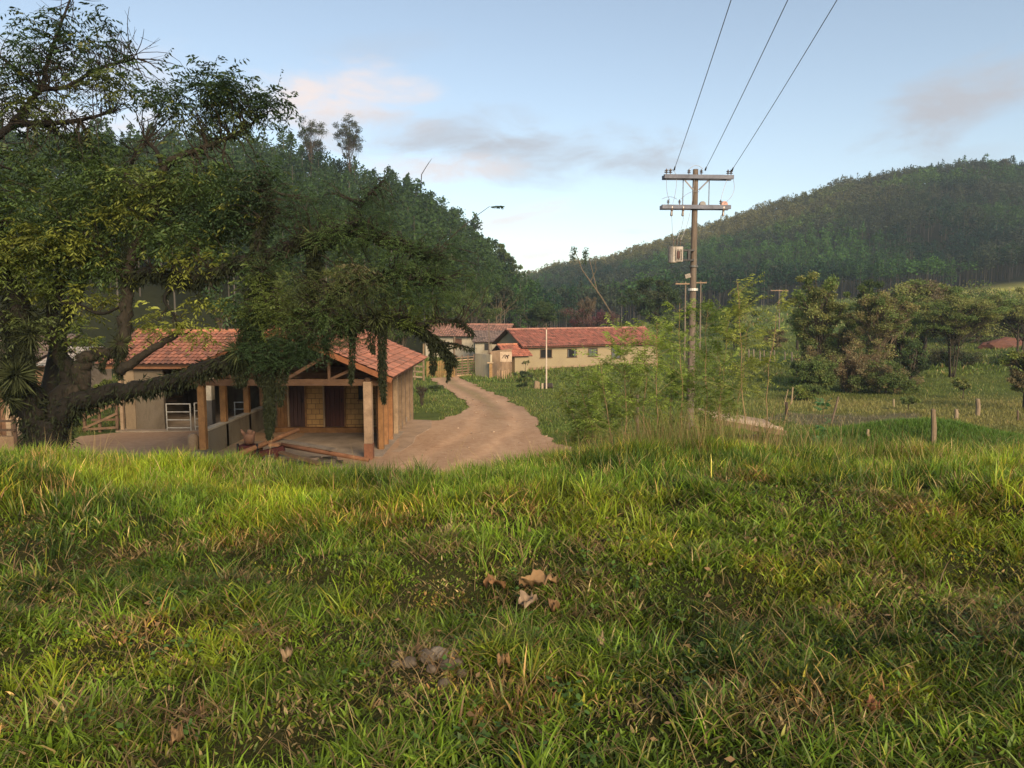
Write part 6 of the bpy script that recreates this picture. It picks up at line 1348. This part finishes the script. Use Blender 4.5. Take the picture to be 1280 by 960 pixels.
# crest and outer slope, blade colour raised to paint in the lit brow
n = 90000; X = gr.uniform(-1, 1, n)*9.5; Y = crest(X)+gr.normal(size=n)*.5+gr.exponential(1.1, n)-.25
dip = 1-.55*np.exp(-((X+1.2)/1.15)**2)
dip = dip*(1-.25*np.exp(-((X+2.6)/.7)**2)); H_ = (.09+.17*fbm(X/.6, Y/.6, 99))*dip*gr.uniform(.55, 1.3, n); cc = gcol(X, Y, .05)*1.4
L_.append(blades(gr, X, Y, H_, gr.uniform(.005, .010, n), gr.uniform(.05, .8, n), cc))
wd = Leaves(); nw = 800; X, Y = near_pts(nw, 1.4, 7.5, .8); s_ = fbm(X/.6+2, Y/.6, 120) > .5; X, Y = X[s_], Y[s_]
for _ in range(7):
    c_ = np.stack([X, Y, hgt(X, Y)+gr.uniform(.03, .09, len(X))], 1)+gr.normal(size=(len(X), 3))*np.array((.014, .014, .004)); d_ = unit(gr.normal(size=(len(X), 3))*np.array((1, 1, .3))+(0, 0, .12)); Lr = gr.uniform(.018, .042, len(X))
    wd.add(leafverts(c_, d_, unit(np.cross(d_, gr.normal(size=(len(X), 3))*.25+(0, 0, 1))), Lr, Lr*.62), np.array((.065, .13, .022))*gr.uniform(.6, 1.5, (len(X), 1)))
tag(link('broadleaf_weeds', wd.mesh('broadleaf_weeds', M['grass'])), 'small broad leaved weeds scattered through the near grass', 'weeds', kind='stuff')
lt_ = Leaves(); X, Y = near_pts(900, 1.4, 7.5, .8); c_ = np.stack([X, Y, hgt(X, Y)+gr.uniform(.02, .07, len(X))], 1); d_ = unit(gr.normal(size=(len(X), 3))*np.array((1, 1, .5))); Lr = gr.uniform(.015, .05, len(X))
lt_.add(leafverts(c_, d_, unit(np.cross(d_, gr.normal(size=(len(X), 3)))), Lr, Lr*.5), np.array((.20, .13, .07))*gr.uniform(.4, 1.4, (len(X), 1)))
tag(link('leaf_litter', lt_.mesh('leaf_litter', M['deadleaf'])), 'small decayed brown leaf scraps sunk between the grass blades', 'leaf litter', kind='stuff')
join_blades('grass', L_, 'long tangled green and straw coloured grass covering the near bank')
# tall seeding stalks and dry reddish grass round the saplings
L_ = []
n = 9000; X = gr.uniform(.3, 5.0, n); k = np.exp(-((X-2.3)/1.5)**2)+.12; s = gr.random(n) < k; s2_ = gr.random(int(s.sum())) < .7; X = X[s][s2_]; n = len(X); Y = gr.uniform(7.6, 12.5, n)
L_.append(blades(gr, X, Y, gr.uniform(.25, .75, n)*(.6+.7*np.exp(-((X-2.6)/1.6)**2))*(.7+.06*(Y-7)), gr.uniform(.003, .006, n), gr.uniform(.05, .6, n), np.where(gr.random((n, 1)) < .4, np.array((.22, .15, .07)), np.where(gr.random((n, 1)) < .4, np.array((.085, .13, .025)), np.array((.17, .17, .045))))*gr.uniform(.6, 1.2, (n, 1))))
n = 130; X = gr.uniform(-7, 7, n); Y = crest(X)+gr.uniform(-.6, 1.2, n); L_.append(blades(gr, X, Y, gr.uniform(.3, .55, n), np.full(n, .003), gr.uniform(.1, .9, n), np.tile(ST, (n, 1))*gr.uniform(.6, 1.1, (n, 1))))
n = 700; X = gr.uniform(3.0, 6.4, n); Y = gr.uniform(6.3, 8.8, n); L_.append(blades(gr, X, Y, gr.uniform(.15, .42, n), np.full(n, .0035), gr.uniform(.2, 1.1, n), np.tile(ST, (n, 1))*gr.uniform(.5, 1.1, (n, 1))))
n = 45; X = gr.normal(size=n)*.35-4.3; Y = gr.uniform(6.6, 7.6, n); L_.append(blades(gr, X, Y, gr.uniform(.35, .6, n), np.full(n, .004), gr.uniform(.1, .7, n), np.tile(ST, (n, 1))*gr.uniform(.6, 1.0, (n, 1))))
join_blades('dry_grass', L_, 'tall dry straw and reddish stalks standing along the crest of the bank', cat='dry grass')
# field turf beyond
L_ = []
def field(n, y0, y1, h0, h1, w0, w1, tall=0):
    Y = y0*(y1/y0)**gr.random(n); X = gr.uniform(-1, 1, n)*(Y*.76+3)
    ok = ~dirtmask(X, Y) & (forest_zone(X, Y) < .6) & ~(inpoly(X, Y, [tuple(p) for p in POND]) & (gr.random(n) < .7))
    ok &= ~((X > -16) & (X < -3.2) & (Y > 22.9) & (Y < 34.6))
    c_, s_ = math.cos(yaw), math.sin(yaw); u = (X-A[0])*c_+(Y-A[1])*s_; v = -(X-A[0])*s_+(Y-A[1])*c_; ok &= ~((u > -2.5) & (u < LH+.1) & (v > -.1) & (v < 5.8))
    X, Y = X[ok], Y[ok]; m_ = len(X); cl = fbm(X/2.2, Y/2.2, 101); h = gr.uniform(h0, h1, m_)*(.4+1.3*cl)
    c = ground_color(X, Y)*gr.uniform(.75, 1.45, (m_, 1)); u = gr.random(m_); c = np.where((u < .05)[:, None], ST*.8, c)
    L_.append(blades(gr, X, Y, h, gr.uniform(w0, w1, m_), gr.uniform(.1, .9, m_), c, seg=2))
n = 26000; X = 14.8+gr.normal(size=n)*3.6; Y = 25.8+gr.normal(size=n)*2.0; L_.append(blades(gr, X, Y, gr.uniform(.08, .24, n)*(.5+fbm(X/1.2, Y/1.2, 140)), gr.uniform(.01, .02, n), gr.uniform(.1, .9, n), np.array((.075, .15, .02))*gr.uniform(.6, 1.4, (n, 1)), seg=2))
field(120000, 9.5, 30, .06, .2, .007, .015); field(110000, 28, 65, .07, .2, .015, .035); field(60000, 60, 150, .12, .4, .05, .12); field(40000, 140, 260, .3, .8, .15, .4)
L_t = L_; join_blades('field_grass', L_, 'short pasture turf on the valley floor around the track and far slopes')
# ================================================================== haze, light, camera
HAZE = 0.00034
mb = MB(); mb.box((-640, -100, -45), (640, 720, 122)); hz_ = mb.build('haze', None) if False else None
m = bpy.data.materials.new('haze_air'); m.use_nodes = True; nt = m.node_tree; nt.nodes.remove(nt.nodes['Principled BSDF'])
pv = nt.nodes.new('ShaderNodeVolumePrincipled'); pv.inputs['Color'].default_value = (.66, .82, 1, 1); pv.inputs['Density'].default_value = HAZE; pv.inputs['Anisotropy'].default_value = .1
nt.links.new(pv.outputs[0], nt.nodes['Material Output'].inputs['Volume'])
hb_ = MB(); hb_.box((-640, -100, -45), (640, 720, 122)); ho = hb_.build('haze', m); tag(ho, 'pale blue evening haze filling the valley air', 'haze', kind='stuff')

SUN_EL = R(27); SUN_AZ = R(158)    # azimuth clockwise from +Y: behind the camera, to the right
sd = Vector((math.sin(SUN_AZ)*math.cos(SUN_EL), math.cos(SUN_AZ)*math.cos(SUN_EL), math.sin(SUN_EL)))
sl = bpy.data.lights.new('sun', 'SUN'); sl.energy = 3.6; sl.angle = R(28); sl.color = (1, .76, .50)
so = bpy.data.objects.new('sun', sl); COL.objects.link(so); so.rotation_euler = sd.to_track_quat('Z', 'Y').to_euler()
w = bpy.data.worlds.new('World'); SC.world = w; w.use_nodes = True; nt = w.node_tree; bg = nt.nodes['Background']; bg.inputs[1].default_value = .095
sky = nt.nodes.new('ShaderNodeTexSky'); sky.sky_type = 'NISHITA'; sky.sun_disc = False; sky.sun_elevation = SUN_EL; sky.sun_rotation = SUN_AZ; sky.altitude = 600; sky.air_density = 1.0; sky.dust_density = 1.0; sky.ozone_density = 1.0
def mth(op, a, b=None):
    n = nt.nodes.new('ShaderNodeMath'); n.operation = op
    for i, v in enumerate((a, b)):
        if v is None: continue
        if isinstance(v, (int, float)): n.inputs[i].default_value = v
        else: nt.links.new(v, n.inputs[i])
    return n.outputs[0]
tc = nt.nodes.new('ShaderNodeTexCoord'); sx = nt.nodes.new('ShaderNodeSeparateXYZ'); nt.links.new(tc.outputs['Generated'], sx.inputs[0])
az = mth('ARCTAN2', sx.outputs[0], sx.outputs[1]); el = mth('ARCSINE', sx.outputs[2])
cv = nt.nodes.new('ShaderNodeCombineXYZ'); nt.links.new(mth('MULTIPLY', az, 1.0), cv.inputs[0]); nt.links.new(mth('MULTIPLY', el, 2.6), cv.inputs[1])
nz = noise(nt, 7.0, 7, .62, cv.outputs[0], .35); nz2 = noise(nt, 2.4, 3, .5, cv.outputs[0])
def dirof(px, py):
    p = W(px, py, 1); p = p/np.linalg.norm(p); return math.atan2(p[0], p[1]), math.asin(p[2])
hs = nt.nodes.new('ShaderNodeHueSaturation'); hs.inputs['Saturation'].default_value = .80; nt.links.new(sky.outputs[0], hs.inputs['Color']); skyc = mixc(nt, 1.0, hs.outputs[0], (1, 1, .95), 'MULTIPLY')
CLD = [(425, 128, 140, 52, 0.0, 1.25, 'p'), (400, 118, 60, 26, 0, 1.0, 'p'), (550, 165, 190, 38, -.02, .75, 'g'), (690, 195, 210, 40, .0, .95, 'g'), (560, 210, 130, 22, .02, .8, 'p'), (660, 268, 85, 16, .22, .9, 'p'), (690, 318, 60, 12, .05, .75, 'p'), (1225, 118, 150, 44, .30, 1.15, 'g'), (110, 95, 150, 60, 0, .45, 'p'), (90, 150, 170, 30, 0, .8, 'p'), (790, 290, 30, 5, 0, .5, 'g'), (1190, 200, 100, 14, .1, .4, 'g'), (470, 60, 120, 20, .1, .25, 'g')]
for (px, py, rx, ry, slope, op, kd) in CLD:
    a0, e0 = dirof(px, py); ra = rx/F; re = ry/F
    da = mth('SUBTRACT', az, a0); de = mth('SUBTRACT', mth('SUBTRACT', el, e0), mth('MULTIPLY', da, slope))
    q = mth('ADD', mth('POWER', mth('ABSOLUTE', mth('DIVIDE', da, ra)), 2.0), mth('POWER', mth('ABSOLUTE', mth('DIVIDE', de, re)), 2.0))
    dens = mth('ADD', mth('SUBTRACT', 1.0, q), mth('MULTIPLY', mth('SUBTRACT', nz, .5), 3.6))
    mr = nt.nodes.new('ShaderNodeMapRange'); mr.interpolation_type = 'SMOOTHSTEP'; nt.links.new(dens, mr.inputs[0]); mr.inputs[1].default_value = .0; mr.inputs[2].default_value = 1.6; mr.inputs[4].default_value = op*.95
    skyc = mixc(nt, mr.outputs[0], skyc, CLP if kd == 'p' else CLG) if False else mixc(nt, mr.outputs[0], skyc, (5.4, 4.65, 4.4) if kd == 'p' else (2.9, 3.0, 3.3))
nt.links.new(skyc, bg.inputs[0])

cam = bpy.data.cameras.new('camera'); co = bpy.data.objects.new('camera', cam); COL.objects.link(co)
cam.sensor_width = 36; cam.lens = 36*F/1280; cam.clip_start = .05; cam.clip_end = 5000
co.location = (0, 0, 0); co.rotation_euler = (math.pi/2-PITCH, 0, 0); SC.camera = co
vs = SC.view_settings; vs.view_transform = 'Standard'; vs.look = 'None'; vs.gamma = 1; vs.exposure = 1.0; vs.use_curve_mapping = False
SC.render.engine = 'CYCLES'; cy = SC.cycles; cy.max_bounces = 5; cy.diffuse_bounces = 2; cy.glossy_bounces = 2; cy.transmission_bounces = 3; cy.transparent_max_bounces = 4; cy.volume_bounces = 0
cy.use_denoising = True; cy.denoiser = 'OPENIMAGEDENOISE'; cy.caustics_reflective = False; cy.caustics_refractive = False
